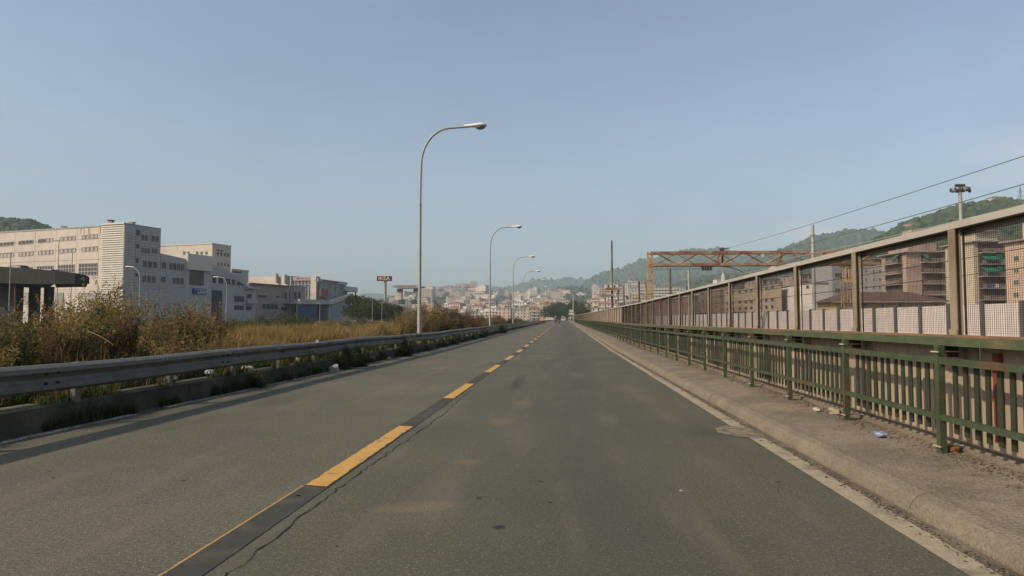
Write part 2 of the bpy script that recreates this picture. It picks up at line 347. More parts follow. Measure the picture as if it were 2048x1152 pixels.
for i in range(14):
    y_ = 3.2 + i * 3.96; z = rise(y_); xo = rail_wob(y_); mb = MB().sweep([(x + .004, z_) for x, z_ in W[::-1]], [(-5.82 + rail_wob(y_ + q), y_ + q, z + .47 + rail_wob(y_ + q + 5)) for q in (0, .3)]); o = mb.build('lap_joint', rail_m, gr)
    mb = MB()
    for q in (.06, .24):
        for zz in (.09, .20): c = Vector((-5.82 + .02 + xo + (.035), y_ + q, z + .47 + zz)); mb.tube([c, c + Vector((.025, 0, 0))], .014, 8)
    mb.build('bolt', dark, gr)
for i in range(12):
    y_ = 1.5 + i * 3.96; mb = MB()
    for k in (0, .1):
        c = Vector((-5.754, y_ + k, rise(y_) + .70)); mb.tube([c, c + Vector((.02, 0, 0))], .016, 8)
    mb.build('bolt', galv, gr)
# yellow crash cushion at the end of the barrier
cc = thing('crash_cushion', 'yellow crash cushion at the far end of the left guardrail', 'crash cushion', (-5.7, 186, rise(186)))
mb = MB(); z = rise(186)
for i in range(4): mb.bb(-6.4, -5.0, 182.5 + i * 1.0, 183.4 + i * 1.0, z, z + 1.15 - .05 * i)
mb.build('cushion_module', mat('yellow_plastic', (.62, .36, .04), .5), cc)
mb = MB().tube([(-6.4, 182.3, z + .6), (-5.7, 181.9, z + .6), (-5.0, 182.3, z + .6)], .35, 10); mb.build('nose', mat('orange_plastic', (.6, .2, .04), .5), cc)

# ================================================================== STREET LAMPS
alum = mat('lamp_white', (.92, .86, .74), .45, var=.1); lens_m = mat('lamp_lens', (.20, .23, .25), .2, var=.1, spec=.7)
def lamp(x, y_, H=9.72, label='', group='', R=1.35, arm=2.75, hs=1.15, rz=0, thin=1.0, base=0, name='street_lamp', cat='street lamp'):
    zb = rise(y_) + base; t = thing(name, label, cat, (x, y_, zb), group)
    def pt(u, z): return (x + u * math.cos(rz), y_ + u * math.sin(rz), zb + z)
    mb = MB(); mb.tube([pt(0, 0), pt(0, 1.6)], [.095 * thin, .09 * thin], 12); mb.tube([pt(0, 1.6), pt(0, H - 3.4)], [.075 * thin, .062 * thin], 12)
    mb.build('pole', polem, t, smooth=True)
    if y_ < 100: c = pt(.1 * thin, .8); MB().box((c[0] - .01, c[1] - .0, c[2]), (.03, .09, .35), rz).build('access_door', galv, t)
    if y_ < 100: MB().tube([pt(0, H - 3.44), pt(0, H - 3.36)], .075 * thin, 12).build('pole_collar', galv, t); MB().tube([pt(0, 1.56), pt(0, 1.64)], .098 * thin, 12).build('pole_collar', galv, t)
    mb = MB(); pts = [pt(0, H - 3.4), pt(.01, H - 2.4), pt(.03, H - R * 1.25)]
    for k in range(1, 10):
        a_ = k / 9 * math.pi / 2; pts.append(pt(.03 + R * .95 * (1 - math.cos(a_)), H - R * 1.25 + R * 1.2 * math.sin(a_)))
    pts.append(pt(arm - .8, H - R * .05 + .04)); pts.append(pt(arm - .6, H - R * .05 + .05)); mb.tube(pts, [.05 * thin] * len(pts), 10); mb.build('arm', polem, t, smooth=True)
    # luminaire: lofted ellipses
    mb = MB(); k0 = []
    secs = [(arm - .85, .0, .05, .045), (arm - .55, .01, .08, .06), (arm - .3, .025, .13, .075), (arm - .05, .03, .17, .08), (arm + .09, .025, .13, .06), (arm + .15, .01, .05, .03)]
    for u, dz, wy, wz in secs:
        ring = []
        for j in range(12):
            a_ = 2 * math.pi * j / 12; oy = wy * hs * math.cos(a_); oz = wz * hs * math.sin(a_)
            p = pt(u, H + dz + oz); ring.append((p[0] - oy * math.sin(rz), p[1] + oy * math.cos(rz), p[2]))
        k0.append(len(mb.v)); mb.v += ring
    for i in range(len(secs) - 1):
        for j in range(12):
            j2 = (j + 1) % 12; mb.f.append((k0[i] + j, k0[i] + j2, k0[i + 1] + j2, k0[i + 1] + j)); mb.m.append(0)
    mb.f.append(tuple(k0[-1] + j for j in range(12))); mb.m.append(0)
    hd = mb.build('lamp_head', alum, t, smooth=True)
    mb = MB(); k = len(mb.v)
    for q in range(5):
        a_ = q / 4 * math.pi / 2
        for j in range(12):
            b_ = 2 * math.pi * j / 12; p = pt(arm - .13 + .21 * hs * math.cos(a_) * math.cos(b_), H - .02 - .15 * hs * math.sin(a_) + .02)
            oy = .15 * hs * math.cos(a_) * math.sin(b_); mb.v.append((p[0] - oy * math.sin(rz), p[1] + oy * math.cos(rz), p[2]))
    for q in range(4):
        for j in range(12):
            j2 = (j + 1) % 12; mb.f.append((q * 12 + j, q * 12 + j2, (q + 1) * 12 + j2, (q + 1) * 12 + j)); mb.m.append(0)
    mb.build('lens', lens_m, hd, smooth=True)
    return t
LG = 'curved street lamps along the left side of the road'
lamps = [(-6.2, 29, 'tall curved street lamp nearest to the viewer, its arm reaching over the guardrail'), (-6.62, 61, 'second curved street lamp along the guardrail, left of the middle of the road'),
         (-6.7, 90, 'third curved street lamp from the front, in front of the hillside town'), (-6.9, 117, 'fourth curved street lamp from the front, beside the guardrail'),
         (-6.77, 143, 'fifth curved street lamp from the front, small against the hills'), (-6.9, 172, 'sixth curved street lamp from the front, near the end of the guardrail'),
         (-7.0, 203, 'seventh curved street lamp, just past the yellow crash cushion'), (-7.2, 236, 'eighth and farthest curved street lamp beside the road')]
for x, y_, l in lamps: lamp(x, y_, label=l, group=LG, base=.25 if y_ < 180 else -.1, H=9.72 - (.25 if y_ < 180 else -.1) - rise(y_) * .6)

# ================================================================== RIGHT SIDE: green railing, sheet barrier, mesh fence
green = mat('green_rusty_paint', (.052, .070, .036), .6, (.10, .055, .028), 1.7, .56, .72, .3, 6, .3, 40, fine=.15)
green2 = mat('green_beam_paint', (.070, .092, .045), .6, (.15, .09, .045), .9, .52, .72, .25, 5, .3, 40, fine=.15)
rust = mat('orange_rust', (.23, .125, .07), .9, (.15, .095, .055), 4, .45, .62, .25, 8, .4, 60)
tan = mat('tan_weathered_steel', (.27, .225, .16), .75, (.16, .11, .07), 1.3, .5, .75, .18, 4, .2, 40, fine=.1)
cap_m = mat('grey_cap_steel', (.40, .38, .34), .6, (.27, .25, .22), .6, .5, .8, .1, 3)
sheet_m = mat('beige_sheet_metal', (.40, .33, .245), .8, (.22, .18, .13), .8, .5, .75, .12, 1.5, .1, 30, stretch=(1, 1, .35))
wire_m = mat('dark_mesh_wire', (.035, .026, .02), .7, var=.2)
DY = 1.94; NB = 166
rl = thing('steel_railing', 'green painted steel railing with flat balusters along the right pavement', 'railing', (3.12, 6.1, .17))
bar = thing('sheet_metal_barrier', 'beige corrugated sheet metal barrier behind the green railing', 'barrier', (3.42, 6, .15))
mf = thing('mesh_fence', 'tall wire mesh fence with tan steel posts on top of the green beam', 'fence', (3.28, 5.95, 1.13))
def proto(mb, name, m, parent, loc):     # mesh in local coordinates, first object of a kind
    o = bpy.data.objects.new(name, mb.mesh(name, m)); COL.objects.link(o); o.parent = parent; pl = WLOC[parent.name]
    o.location = (loc[0] - pl[0], loc[1] - pl[1], loc[2] - pl[2]); return o
def series(mbf, name, m, parent, locs, cap=100, jit=0):
    p0 = None
    for k, l in enumerate(locs[:cap]):
        if p0 is None: p0 = proto(mbf(), name, m, parent, l)
        else:
            o = p0.copy(); COL.objects.link(o); pl = WLOC[parent.name]; o.rotation_euler = (rnd.gauss(0, jit), rnd.gauss(0, jit * .5), rnd.gauss(0, jit * 3)); o.location = (l[0] - pl[0], l[1] - pl[1], l[2] - pl[2])
    if len(locs) > cap:
        src = mbf(); mb = MB()
        for l in locs[cap:]:
            k = len(mb.v); mb.v += [(x + l[0], y + l[1], z + l[2]) for x, y, z in src.v]; mb.f += [tuple(i + k for i in f_) for f_ in src.f]; mb.m += src.m
        o = mb.build(name, m, parent); o['kind'] = 'stuff'
ry = [4.03 + 1.90 * k for k in range(int(NB * DY / 1.90))]
series(lambda: MB().bb(-.027, .027, -.03, .03, 0, .885), 'post', green, rl, [(3.10, y_, rise(y_) + .17) for y_ in ry])
segp = [(3.10, y_, rise(y_)) for y_ in [0, 10, 20, 30, 45, 60, 80, 110, 150, 200, 260, 325]]
mb = MB().sweep([(-.02, .90), (.025, .90), (.025, .955), (-.02, .955)], segp); mb.build('top_rail', green, rl)
mb = MB().sweep([(-.02, .44), (.025, .44), (.025, .485), (-.02, .485)], segp); mb.build('bottom_rail', green, rl)
bl = []
y_ = 2.4
while y_ < 325:
    if min(abs(y_ - q) for q in ry[max(0, int((y_ - 4.2) / 1.9) - 1):int((y_ - 4.2) / 1.9) + 3]) > .07: bl.append((3.155, y_, rise(y_) + .34 + rnd.uniform(-.004, .004)))
    y_ += .142
series(lambda: MB().bb(-.007, .007, -.027, .027, 0, .60), 'baluster', mat('green_shade_paint', (.030, .038, .022), .7, (.05, .035, .02), 2, .55, .7, .25, 6, fine=.15), rl, bl, jit=.012)  # railing green darkened to carry the shade under the beam, with rust
strapm = mat('pale_strap', (.42, .38, .30), .6)
def clampf(): return MB().bb(-.042, -.03, -.05, .05, -.005, .005).bb(-.042, .2, .045, .055, -.005, .005)
cl_ = [(3.10, y_, rise(y_) + 1.0) for y_ in ry[:30]] + [(3.10, y_, rise(y_) + .225) for y_ in ry[:30]]
series(clampf, 'clamp', strapm, rl, cl_)
series(lambda: MB().bb(0, .1, .12, .24, -.05, .05), 'clamp_block', mat('dark_rust', (.045, .03, .022), .9), rl, [(3.22, y_, rise(y_) + 1.0) for y_ in ry[:40]])
# barrier sheets (corrugated)
def sheetpanel():
    mb = MB(); prof = []; yq = 0
    pts = [(0, 0)]
    k = 0
    while yq < DY - .02:
        for dy, dx in ((.0, 0), (.16, 0), (.175, .02), (.195, .02), (.21, 0)): pts.append((yq + dy, dx))
        yq += .243
    pts = [p for p in pts if p[0] <= DY]
    for (ya, xa), (yb, xb) in zip(pts, pts[1:]):
        if yb - ya > 1e-4: mb.face([(xa, ya, 0), (xa, ya, .96), (xb, yb, .96), (xb, yb, 0)]); mb.face([(xa + .01, ya, 0), (xb + .01, yb, 0), (xb + .01, yb, .96), (xa + .01, ya, .96)])
    return mb
my = [4.01 - DY + DY * k for k in range(NB)]
series(sheetpanel, 'sheet', sheet_m, bar, [(3.42, y_, rise(y_) + .16) for y_ in my])
mb = MB().sweep([(3.30, .1), (3.30, .2), (3.33, .215), (3.5, .215), (3.5, .1)], [(0, y_, rise(y_)) for y_ in [0, 10, 20, 30, 45, 60, 80, 110, 150, 200, 260, 325]]); mb.build('plinth', km, bar)
# a rust streaked pipe behind the railing
mb = MB().bb(3.38, 3.41, 5.62, 5.7, .3, 1.0); mb.build('rusty_strip', mat('red_rust', (.20, .055, .03), .9), bar)
# beam
bp = [(3.2, y_, rise(y_)) for y_ in [0, 10, 20, 30, 45, 60, 80, 110, 150, 200, 260, 325]]
mb = MB().sweep([(-.06, 1.05), (-.04, 1.05), (-.04, 1.11), (.26, 1.11), (.26, 1.12), (-.06, 1.12)], bp); mb.build('beam', green2, mf)
mb = MB().sweep([(.02, 1.12), (.24, 1.12), (.24, 1.13), (.04, 1.14), (.02, 1.14)], bp); mb.build('base_rail', rust, mf)
mb = MB().sweep([(.03, 2.02), (.16, 2.02), (.16, 2.035), (.05, 2.035), (.05, 2.075), (.03, 2.075)], bp); mb.sweep([(.16, 1.975), (.165, 1.975), (.165, 2.035), (.16, 2.035)], bp); mb.build('top_rail', cap_m, mf)
def postf():
    mb = MB(); mb.bb(-.045, -.037, -.048, .048, 0, .885); mb.bb(-.037, .0, -.004, .004, 0, .88); mb.bb(.0, .006, -.046, .046, 0, .885); mb.bb(-.058, -.046, -.055, .055, 0, .05)
    mb.bb(-.049, -.045, -.018, .018, .78, .81); return mb
series(postf, 'post', tan, mf, [(3.28, y_ , rise(y_) + 1.135) for y_ in my[1:]], jit=.004)
NM = 18
def meshf():
    mb = MB(); r = .0010
    z = .02
    while z < .87: mb.bb(-r, r, .06, DY - .06, z - r, z + r); z += .0175
    y = .06
    while y < DY - .06: mb.bb(r, r * 3, y - r * .8, y + r * .8, .0, .88); y += .0255
    mb.bb(-.006, .006, .05, .066, 0, .88); mb.bb(-.006, .006, DY - .066, DY - .05, 0, .88); mb.bb(-.006, .006, .05, DY - .05, .87, .89); return mb
series(meshf, 'mesh_panel', wire_m, mf, [(3.30, y_, rise(y_) + 1.14) for y_ in my[:NM + 1]])
def solidf():
    mb = MB(); mb.bb(-.008, .008, .05, DY - .05, 0, .86); mb.bb(-.02, -.008, .62, .66, 0, .86); mb.bb(-.02, -.008, 1.28, 1.32, 0, .86); return mb
series(solidf, 'sheet_panel', mat('beige_fence_sheet', (.34, .29, .22), .8, (.25, .21, .16), 1, .4, .65, .12, 3), mf, [(3.29, y_, rise(y_) + 1.14) for y_ in my[NM + 1:]])

# ================================================================== HILLS
def interp(tab, x):
    if x <= tab[0][0]: return tab[0][1]
    for (x0, y0), (x1, y1) in zip(tab, tab[1:]):
        if x <= x1: k = (x - x0) / (x1 - x0); return y0 + (y1 - y0) * k
    return tab[-1][1]
from mathutils import noise as NO
forest_m = mat('forest_green', (.045, .075, .030), .95, (.085, .105, .045), .016, .42, .6, .35, .05, fine=.5, fscale=.18, spec=.05)
forest_near = mat('wooded_slope', (.035, .06, .022), .95, (.09, .10, .045), .02, .5, .62, .35, .06, fine=.5, fscale=.3, spec=.05)
scrub_m = mat('green_slope', (.08, .12, .045), .95, (.05, .08, .03), .02, .4, .6, .3, .08, fine=.5, fscale=.25, spec=.05)
HILLS = {}
def hill(name, tab, D0, D1, m, amp=6, step=5, rows=26, nsc=.02, drop=0):
    xs = np.arange(tab[0][0], tab[-1][0] + .1, step); v = []; f = []
    ss = [i / rows for i in range(rows + 1)] + [1.08, 1.2, 1.5]
    def z_at(px, s):
        hc = P(px, interp(tab, px) + drop, D1).z
        if s <= 1: k = s * s * (3 - 2 * s) * .45 + s * .55; z = 2 + (hc - 2) * k
        else: z = hc - (s - 1) * (hc) * 1.4
        return max(z, -5)
    def pt(px, s):
        D = D0 + (D1 - D0) * s; x, y, u = ray(px, 643); p = Vector((x / y * D, D, 0)); z = z_at(px, s)
        a_ = amp * min(1, s * 3) * (.35 if s > .97 else 1)
        z += a_ * (NO.noise(Vector((p.x * nsc * .35, p.y * nsc * .35, 3))) * 1.6 + NO.noise(Vector((p.x * nsc, p.y * nsc, 0))) + .5 * NO.noise(Vector((p.x * nsc * 3, p.y * nsc * 3, 9))))
        p.z = z; return p
    for s in ss:
        for px in xs: v.append(tuple(pt(float(px), s)))
    n = len(xs)
    for j in range(len(ss) - 1):
        for i in range(n - 1): f.append((j * n + i, j * n + i + 1, (j + 1) * n + i + 1, (j + 1) * n + i))
    me = bpy.data.meshes.new(name); me.from_pydata(v, [], f); me.materials.append(m); me.polygons.foreach_set('use_smooth', [True] * len(f)); me.update()
    o = bpy.data.objects.new(name, me); COL.objects.link(o); struct(o); HILLS[o.name] = pt; HILLS[name] = pt; return pt
h_far = hill('far_hills', [(560, 640), (640, 600), (700, 594), (728, 584), (765, 585), (800, 590), (860, 592), (960, 578), (1005, 580), (1024, 577), (1044, 570), (1060, 565), (1079, 562), (1100, 563), (1112, 565), (1134, 557), (1150, 559), (1175, 562), (1217, 562), (1260, 570)], 3000, 4600, forest_m, 14, 5, 14, .006, 2)
h_blue = hill('mountain', [(1120, 640), (1175, 563), (1217, 547), (1228, 546), (1241, 549), (1260, 536), (1289, 524), (1320, 517), (1350, 507), (1382, 499), (1409, 501), (1443, 497), (1470, 503), (1540, 515), (1640, 530), (1800, 560)], 2000, 3300, forest_m, 14, 5, 24, .006, 7)
h_mid = hill('wooded_ridge', [(1470, 560), (1520, 512), (1562, 495), (1585, 485), (1630, 470), (1664, 464), (1702, 460), (1743, 459), (1774, 464), (1850, 470), (1950, 480), (2100, 500)], 1300, 2300, forest_m, 9, 5, 24, .01, 10)
h_near = hill('wooded_hill', [(1600, 560), (1680, 510), (1746, 484), (1790, 461), (1815, 450), (1859, 438), (1887, 427), (1905, 422), (1952, 410), (1977, 404), (2015, 400), (2048, 400), (2150, 385), (2300, 360), (2700, 340)], 330, 950, forest_near, 5, 6, 26, .02, 13)
h_vil = hill('village_slope', [(1150, 600), (1240, 590), (1300, 582), (1360, 570), (1420, 556), (1500, 545), (1560, 534), (1640, 520), (1720, 512), (1800, 500)], 900, 1700, scrub_m, 5, 5, 18, .02)
h_town = hill('town_hill', [(690, 640), (740, 606), (783, 600), (830, 588), (860, 585), (890, 580), (925, 577), (960, 582), (1000, 592), (1040, 596), (1090, 592), (1117, 580), (1146, 577), (1175, 582), (1194, 590), (1240, 600), (1320, 610)], 900, 2300, scrub_m, 3, 5, 20, .02)
h_left = hill('left_hill', [(-700, 420), (-300, 425), (-60, 440), (0, 446), (30, 449), (60, 455), (85, 462), (130, 480), (200, 510), (300, 560), (400, 630)], 330, 800, forest_near, 4, 6, 20, .02)

# tree cover: blobs merged into one mesh per hill
def blob_proto(seed, sub=1):
    bm = bmesh.new(); bmesh.ops.create_icosphere(bm, subdivisions=sub, radius=1)
    r_ = random.Random(seed)
    for v in bm.verts: v.co *= 1 + .45 * (NO.noise(v.co * 1.7 + Vector((seed * 3.1, 0, 0)))) + r_.uniform(-.1, .12); v.co.z *= .9
    v = np.array([list(q.co) for q in bm.verts]); f = np.array([[q.index for q in fc.verts] for fc in bm.faces]); bm.free(); return v, f
BP = [blob_proto(i, 2) for i in range(3)] + [blob_proto(9 + i, 1) for i in range(4)]
def cover(name, items, mats, protos):
    VS, FS, MI = [], [], []; k = 0
    for p, r, h in items:
        v, f = protos[rnd.randrange(len(protos))]; a_ = rnd.uniform(0, 6.28); ca, sa = math.cos(a_), math.sin(a_)
        x = (v[:, 0] * ca - v[:, 1] * sa) * r + p[0]; y = (v[:, 0] * sa + v[:, 1] * ca) * r + p[1]; z = v[:, 2] * h + p[2]
        VS.append(np.stack([x, y, z], 1)); FS.append(f + k); MI += [rnd.choice((0, 0, 1, 1, 2))] * len(f); k += len(v)
    V = np.concatenate(VS); Fc = np.concatenate(FS); me = bpy.data.meshes.new(name)
    me.vertices.add(len(V)); me.vertices.foreach_set('co', V.ravel()); me.loops.add(len(Fc) * 3); me.loops.foreach_set('vertex_index', Fc.ravel().astype(np.int32))
    me.polygons.add(len(Fc)); me.polygons.foreach_set('loop_start', np.arange(0, len(Fc) * 3, 3, dtype=np.int32)); me.polygons.foreach_set('loop_total', np.full(len(Fc), 3, dtype=np.int32))
    for m in mats: me.materials.append(m)
    me.polygons.foreach_set('material_index', MI); me.update(calc_edges=True)
    o = bpy.data.objects.new(name, me); COL.objects.link(o); return o
fm = [leafmat('canopy_dark', (.035, .062, .02), .5, .09, .1), leafmat('canopy_mid', (.055, .085, .025), .5, .09, .1), leafmat('canopy_olive', (.085, .10, .035), .4, .09, .1)]
def scatter(pt, n, px0, px1, r0, r1, s0=.05, s1=1.0, pw=.7):
    L = []
    for i in range(n):
        px = rnd.uniform(px0, px1); s = s0 + (s1 - s0) * rnd.random() ** pw; p = pt(px, s)
        if NO.noise(p * .012) < -.22 and s < .93: continue
        r = rnd.uniform(r0, r1); p.z += r * rnd.uniform(.1, .5); L.append((p, r, r * rnd.uniform(.75, 1.15)))
    return L
vil = [(1336, .42), (1352, .55), (1361, .34), (1393, .45), (1400, .38), (1414, .42), (1427, .52), (1438, .36), (1458, .6), (1372, .6), (1505, .66), (1512, .7), (1535, .72), (1524, .64), (1548, .8), (1556, .76), (1320, .5), (1440, .62), (1480, .5), (1566, .55), (1600, .7), (1618, .8), (1246, .5), (1214, .6)]
VP_ = [h_vil(px, s) for px, s in vil]
TWN = [(1112, .62), (1116, .6), (1090, .5), (1100, .4), (1126, .35), (1083, .42), (1104, .3), (1092, .3)]
VP_ += [h_town(px, s) for px, s in TWN]
def clear(L): return [q for q in L if not any(abs(q[0].x - v.x) < 17 and -60 < q[0].y - v.y < 20 for v in VP_)]
tag(cover('woodland', scatter(h_near, 5200, 1640, 2120, 3.2, 7), fm, BP[:3]), 'green trees covering the near hill on the right', 'woodland', kind='stuff')
tag(cover('woodland', scatter(h_left, 2600, -120, 140, 3, 5.5, .3), fm, BP[:3]), 'green trees covering the hill behind the white building on the left', 'woodland', kind='stuff')
tag(cover('woodland', scatter(h_mid, 3000, 1500, 1850, 6, 13, .2), fm, BP[3:]), 'hazy green trees on the middle ridge on the right', 'woodland', kind='stuff')
tag(cover('woodland', clear(scatter(h_vil, 2600, 1180, 1760, 4, 8)), fm, BP[3:]), 'green trees among the villas on the slope behind the gantry', 'woodland', kind='stuff')
tag(cover('woodland', clear(scatter(h_town, 3000, 700, 1240, 4, 9, .02)), fm, BP[3:]), 'green trees between the houses of the hillside town', 'woodland', kind='stuff')
tag(cover('woodland', scatter(h_far, 1600, 900, 1230, 12, 24, .5), fm, BP[3:]), 'blue hazy trees on the far ridge in the middle', 'woodland', kind='stuff')
tag(cover('woodland', scatter(h_blue, 3000, 1150, 1520, 9, 18, .3), fm, BP[3:]), 'blue hazy trees on the high mountain behind the gantry', 'woodland', kind='stuff')

# ================================================================== BUILDING TOOLS
def azv(d): a_ = math.radians(d); return Vector((math.sin(a_), math.cos(a_), 0))
class Fac:                       # a vertical facade plane through C in direction az (degrees from the road)
    def __init__(s, C, az):
        s.C = Vector((C[0], C[1], 0)); s.d = azv(az); n_ = Vector((s.d.y, -s.d.x, 0))
        s.n = n_ if n_.dot(-s.C) > 0 else -n_
    def hit(s, px, py):
        x, y, u = ray(px, py); r = Vector((x, y, 0)); o = s.C.dot(s.n); t = o / r.dot(s.n); q = r * t
        return (q - s.C).dot(s.d), EYE + u * t
    def pt(s, t, z, o=0): q = s.C + s.d * t + s.n * o; return (q.x, q.y, z)
    def rect(s, x0, y0, x1, y1):
        t0, a_ = s.hit(x0, (y0 + y1) / 2); t1, b_ = s.hit(x1, (y0 + y1) / 2); xm = (x0 + x1) / 2
        za = s.hit(xm, y0)[1]; zb = s.hit(xm, y1)[1]; return min(t0, t1), max(t0, t1), min(za, zb), max(za, zb)
    def box(s, mb, t0, t1, z0, z1, o0, o1, mi=0):
        b = [s.pt(t0, z0, o0), s.pt(t1, z0, o0), s.pt(t1, z0, o1), s.pt(t0, z0, o1)]
        return mb.hexa(b, [(x, y, z1) for x, y, _ in b], mi)
frame_m = mat('window_frame', (.34, .33, .31), .6, var=.1)
def window(fac, t0, t1, z0, z1, parent, nx=2, nz=1, fm_=None, gm=None, name='window', fr=.12, o=.0):
    mb = MB(); fac.box(mb, t0, t1, z0, z1, o - .05, o + .03, 1)
    for i in range(nx + 1):
        t = t0 + (t1 - t0) * i / nx; fac.box(mb, t - fr / 2, t + fr / 2, z0 - fr / 2, z1 + fr / 2, o - .05, o + .09)
    for i in range(nz + 1):
        z = z0 + (z1 - z0) * i / nz; fac.box(mb, t0, t1, z - fr / 2, z + fr / 2, o - .05, o + .085)
    return mb.build(name, [fm_ or frame_m, gm or glassd], parent)
def winrow(fac, px0, px1, y0, y1, parent, cnt, hx=.5, **k):   # cnt windows between two photograph columns, y at px0 and px1 given as pairs
    for i in range(cnt):
        c = px0 + (px1 - px0) * (i + .5) / cnt; f_ = (i + .5) / cnt; hw = (px1 - px0) / cnt * hx / 2
        ya = y0[0] + (y0[1] - y0[0]) * f_; yb = y1[0] + (y1[1] - y1[0]) * f_
        window(fac, *fac.rect(c - hw, ya, c + hw, yb), parent, **k)
def prism(mb, fac, poly, depth, mi=0, o=0):     # poly of (t,z) on the facade, extruded inward
    a_ = [fac.pt(t, z, o) for t, z in poly]; b = [fac.pt(t, z, o - depth) for t, z in poly]
    k = len(mb.v); n_ = len(poly); mb.v += a_ + b; mb.f.append(tuple(range(k, k + n_))); mb.f.append(tuple(range(k + 2 * n_ - 1, k + n_ - 1, -1))); mb.m += [mi, mi]
    for i in range(n_): j = (i + 1) % n_; mb.f.append((k + i, k + n_ + i, k + n_ + j, k + j)); mb.m.append(mi)
    return mb
# ---------------------------------------------------------------- big white building on the left
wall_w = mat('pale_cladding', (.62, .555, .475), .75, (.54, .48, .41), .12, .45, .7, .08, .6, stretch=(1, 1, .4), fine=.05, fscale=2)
wall_g = mat('shade_grey_cladding', (.52, .52, .485), .75, (.46, .46, .43), .12, .45, .7, .08, .6, stretch=(1, 1, .4), fine=.05, fscale=2)  # greyer copy of the pale cladding; the side faces' shade is in its colour
rib_m = mat('ribbed_white_cladding', (.72, .68, .60), .5, var=.06, metal=.1)
seam_m = mat('panel_seam', (.16, .145, .125), .9)
blind = mat('window_blind', (.46, .42, .37), .8, var=.2, vscale=.5)
C = P(250, 447, 150); FV = Fac(C, -75); FU = Fac(C, 15); ZT = C.z
A = thing('office_building', 'long white clad office block with a ribbed corner tower, largest building on the left', 'building', (C.x, C.y, 0))
tl = FV.hit(-120, 470)[0]; tt = FV.hit(205, 450)[0]; tu = FU.hit(322, 460)[0]
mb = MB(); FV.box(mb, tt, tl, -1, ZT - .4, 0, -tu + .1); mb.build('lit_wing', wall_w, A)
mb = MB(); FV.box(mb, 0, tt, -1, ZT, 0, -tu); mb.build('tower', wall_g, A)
mb = MB(); z = 1.0
while z < ZT: FV.box(mb, .05, tt - .05, z, z + .22, 0, .16); z += .52
FV.box(mb, .0, tt, ZT - .05, ZT + .25, -.2, .25); mb.build('ribbed_cladding', rib_m, A)
mb = MB()
for yv in (478, 498, 519, 556): z = FV.hit(190, yv)[1]; FV.box(mb, tt, tl, z, z + .07, 0, .02)
for px in (162, 168, 177, 180, 201): t = FV.hit(px, 460)[0]; FV.box(mb, t - .06, t + .06, FV.hit(px, 468)[1], ZT - .5, 0, .03)
mb.build('panel_seam', seam_m, A)
grp = [(163, 196), (119, 152), (76, 107), (37, 67), (0, 28), (-36, -8)]
def yl(y190, px): # lit face line through (190,y190) towards its vanishing point
    return 643 + (y190 - 643) * (px + 1716) / (190 + 1716)
WL, WR = [], []
for gi, (a0, a1) in enumerate(grp):
    for k in range(4):
        c = a0 + (a1 - a0) * (k + .5) / 4
        window(FV, *FV.rect(c - 3, yl(468.5, c), c + 3, yl(476, c)), A, nx=1, nz=1, gm=glassd if (gi > 2 or (gi == 2 and k < 2)) else blind)
        if gi < 5: window(FV, *FV.rect(c - 3, yl(493, c), c + 3, yl(501.5, c)), A, nx=1, nz=1, gm=blind)
for a0, a1 in ((158, 195), (116, 149), (74, 106), (34, 65), (-4, 24)):
    window(FV, *FV.rect(a0, yl(526, (a0 + a1) / 2), a1, yl(550, (a0 + a1) / 2)), A, nx=6, nz=3, name='glazed_panel', gm=glassd, fr=.2)
mb = MB(); zz = 1.0
zc = FV.hit(100, 572)[1]
while zz < zc: FV.box(mb, tt, tl, zz, zz + .12, 0, .08); zz += .5
mb.build('corrugated_band', rib_m, A)
for a0, a1 in ((158, 192), (112, 127), (34, 57), (-20, 10)):
    window(FV, *FV.rect(a0, 586, a1, 608), A, nx=5, nz=4, name='glazed_panel', gm=blind, fr=.15, o=.1)
# shaded side windows
def yr(y, px0, px): return 643 + (y - 643) * (1500 - px) / (1500 - px0)
for cx, hw, ya, yb in ((276, 3.2, 460, 471), (275, 3, 488, 497), (274, 3, 516, 526), (273, 3, 546, 553)): window(FU, *FU.rect(cx - hw, ya, cx + hw, yb), A, nx=1)
for x0, x1, ya, yb, c in ((282, 296, 469, 480, 2), (302, 318, 471, 482, 2), (282, 300, 495, 505, 3), (303, 315, 496, 506, 2), (284, 315, 521, 534, 3), (284, 312, 551, 564, 3)):
    winrow(FU, x0, x1, (ya, yr(ya, x0, x1)), (yb, yr(yb, x0, x1)), A, c, .7, nx=2)
mb = MB()
for q in range(0, 34): z = 1.5 + q * .68; (FU.box(mb, .1, tu - .1, z, z + .05, 0, .03) if z < ZT - 2 else None)
mb.build('cladding_joint', seam_m, A)
mb = MB()
for k in range(1, int(tl - tt), 7): FV.box(mb, tt + k, tt + k + .04, 1, ZT - .6, 0, .015)
for k in range(3, int(tu), 4): FU.box(mb, k, k + .06, 1, ZT - .6, 0, .025)
mb.build('panel_seam', seam_m, A)
mb = MB(); FV.box(mb, tt, tl, ZT - .4, ZT - .1, -.5, .12); FU.box(mb, -.1, tu + .1, ZT, ZT + .15, -.5, .12); mb.build('parapet', galv, A)
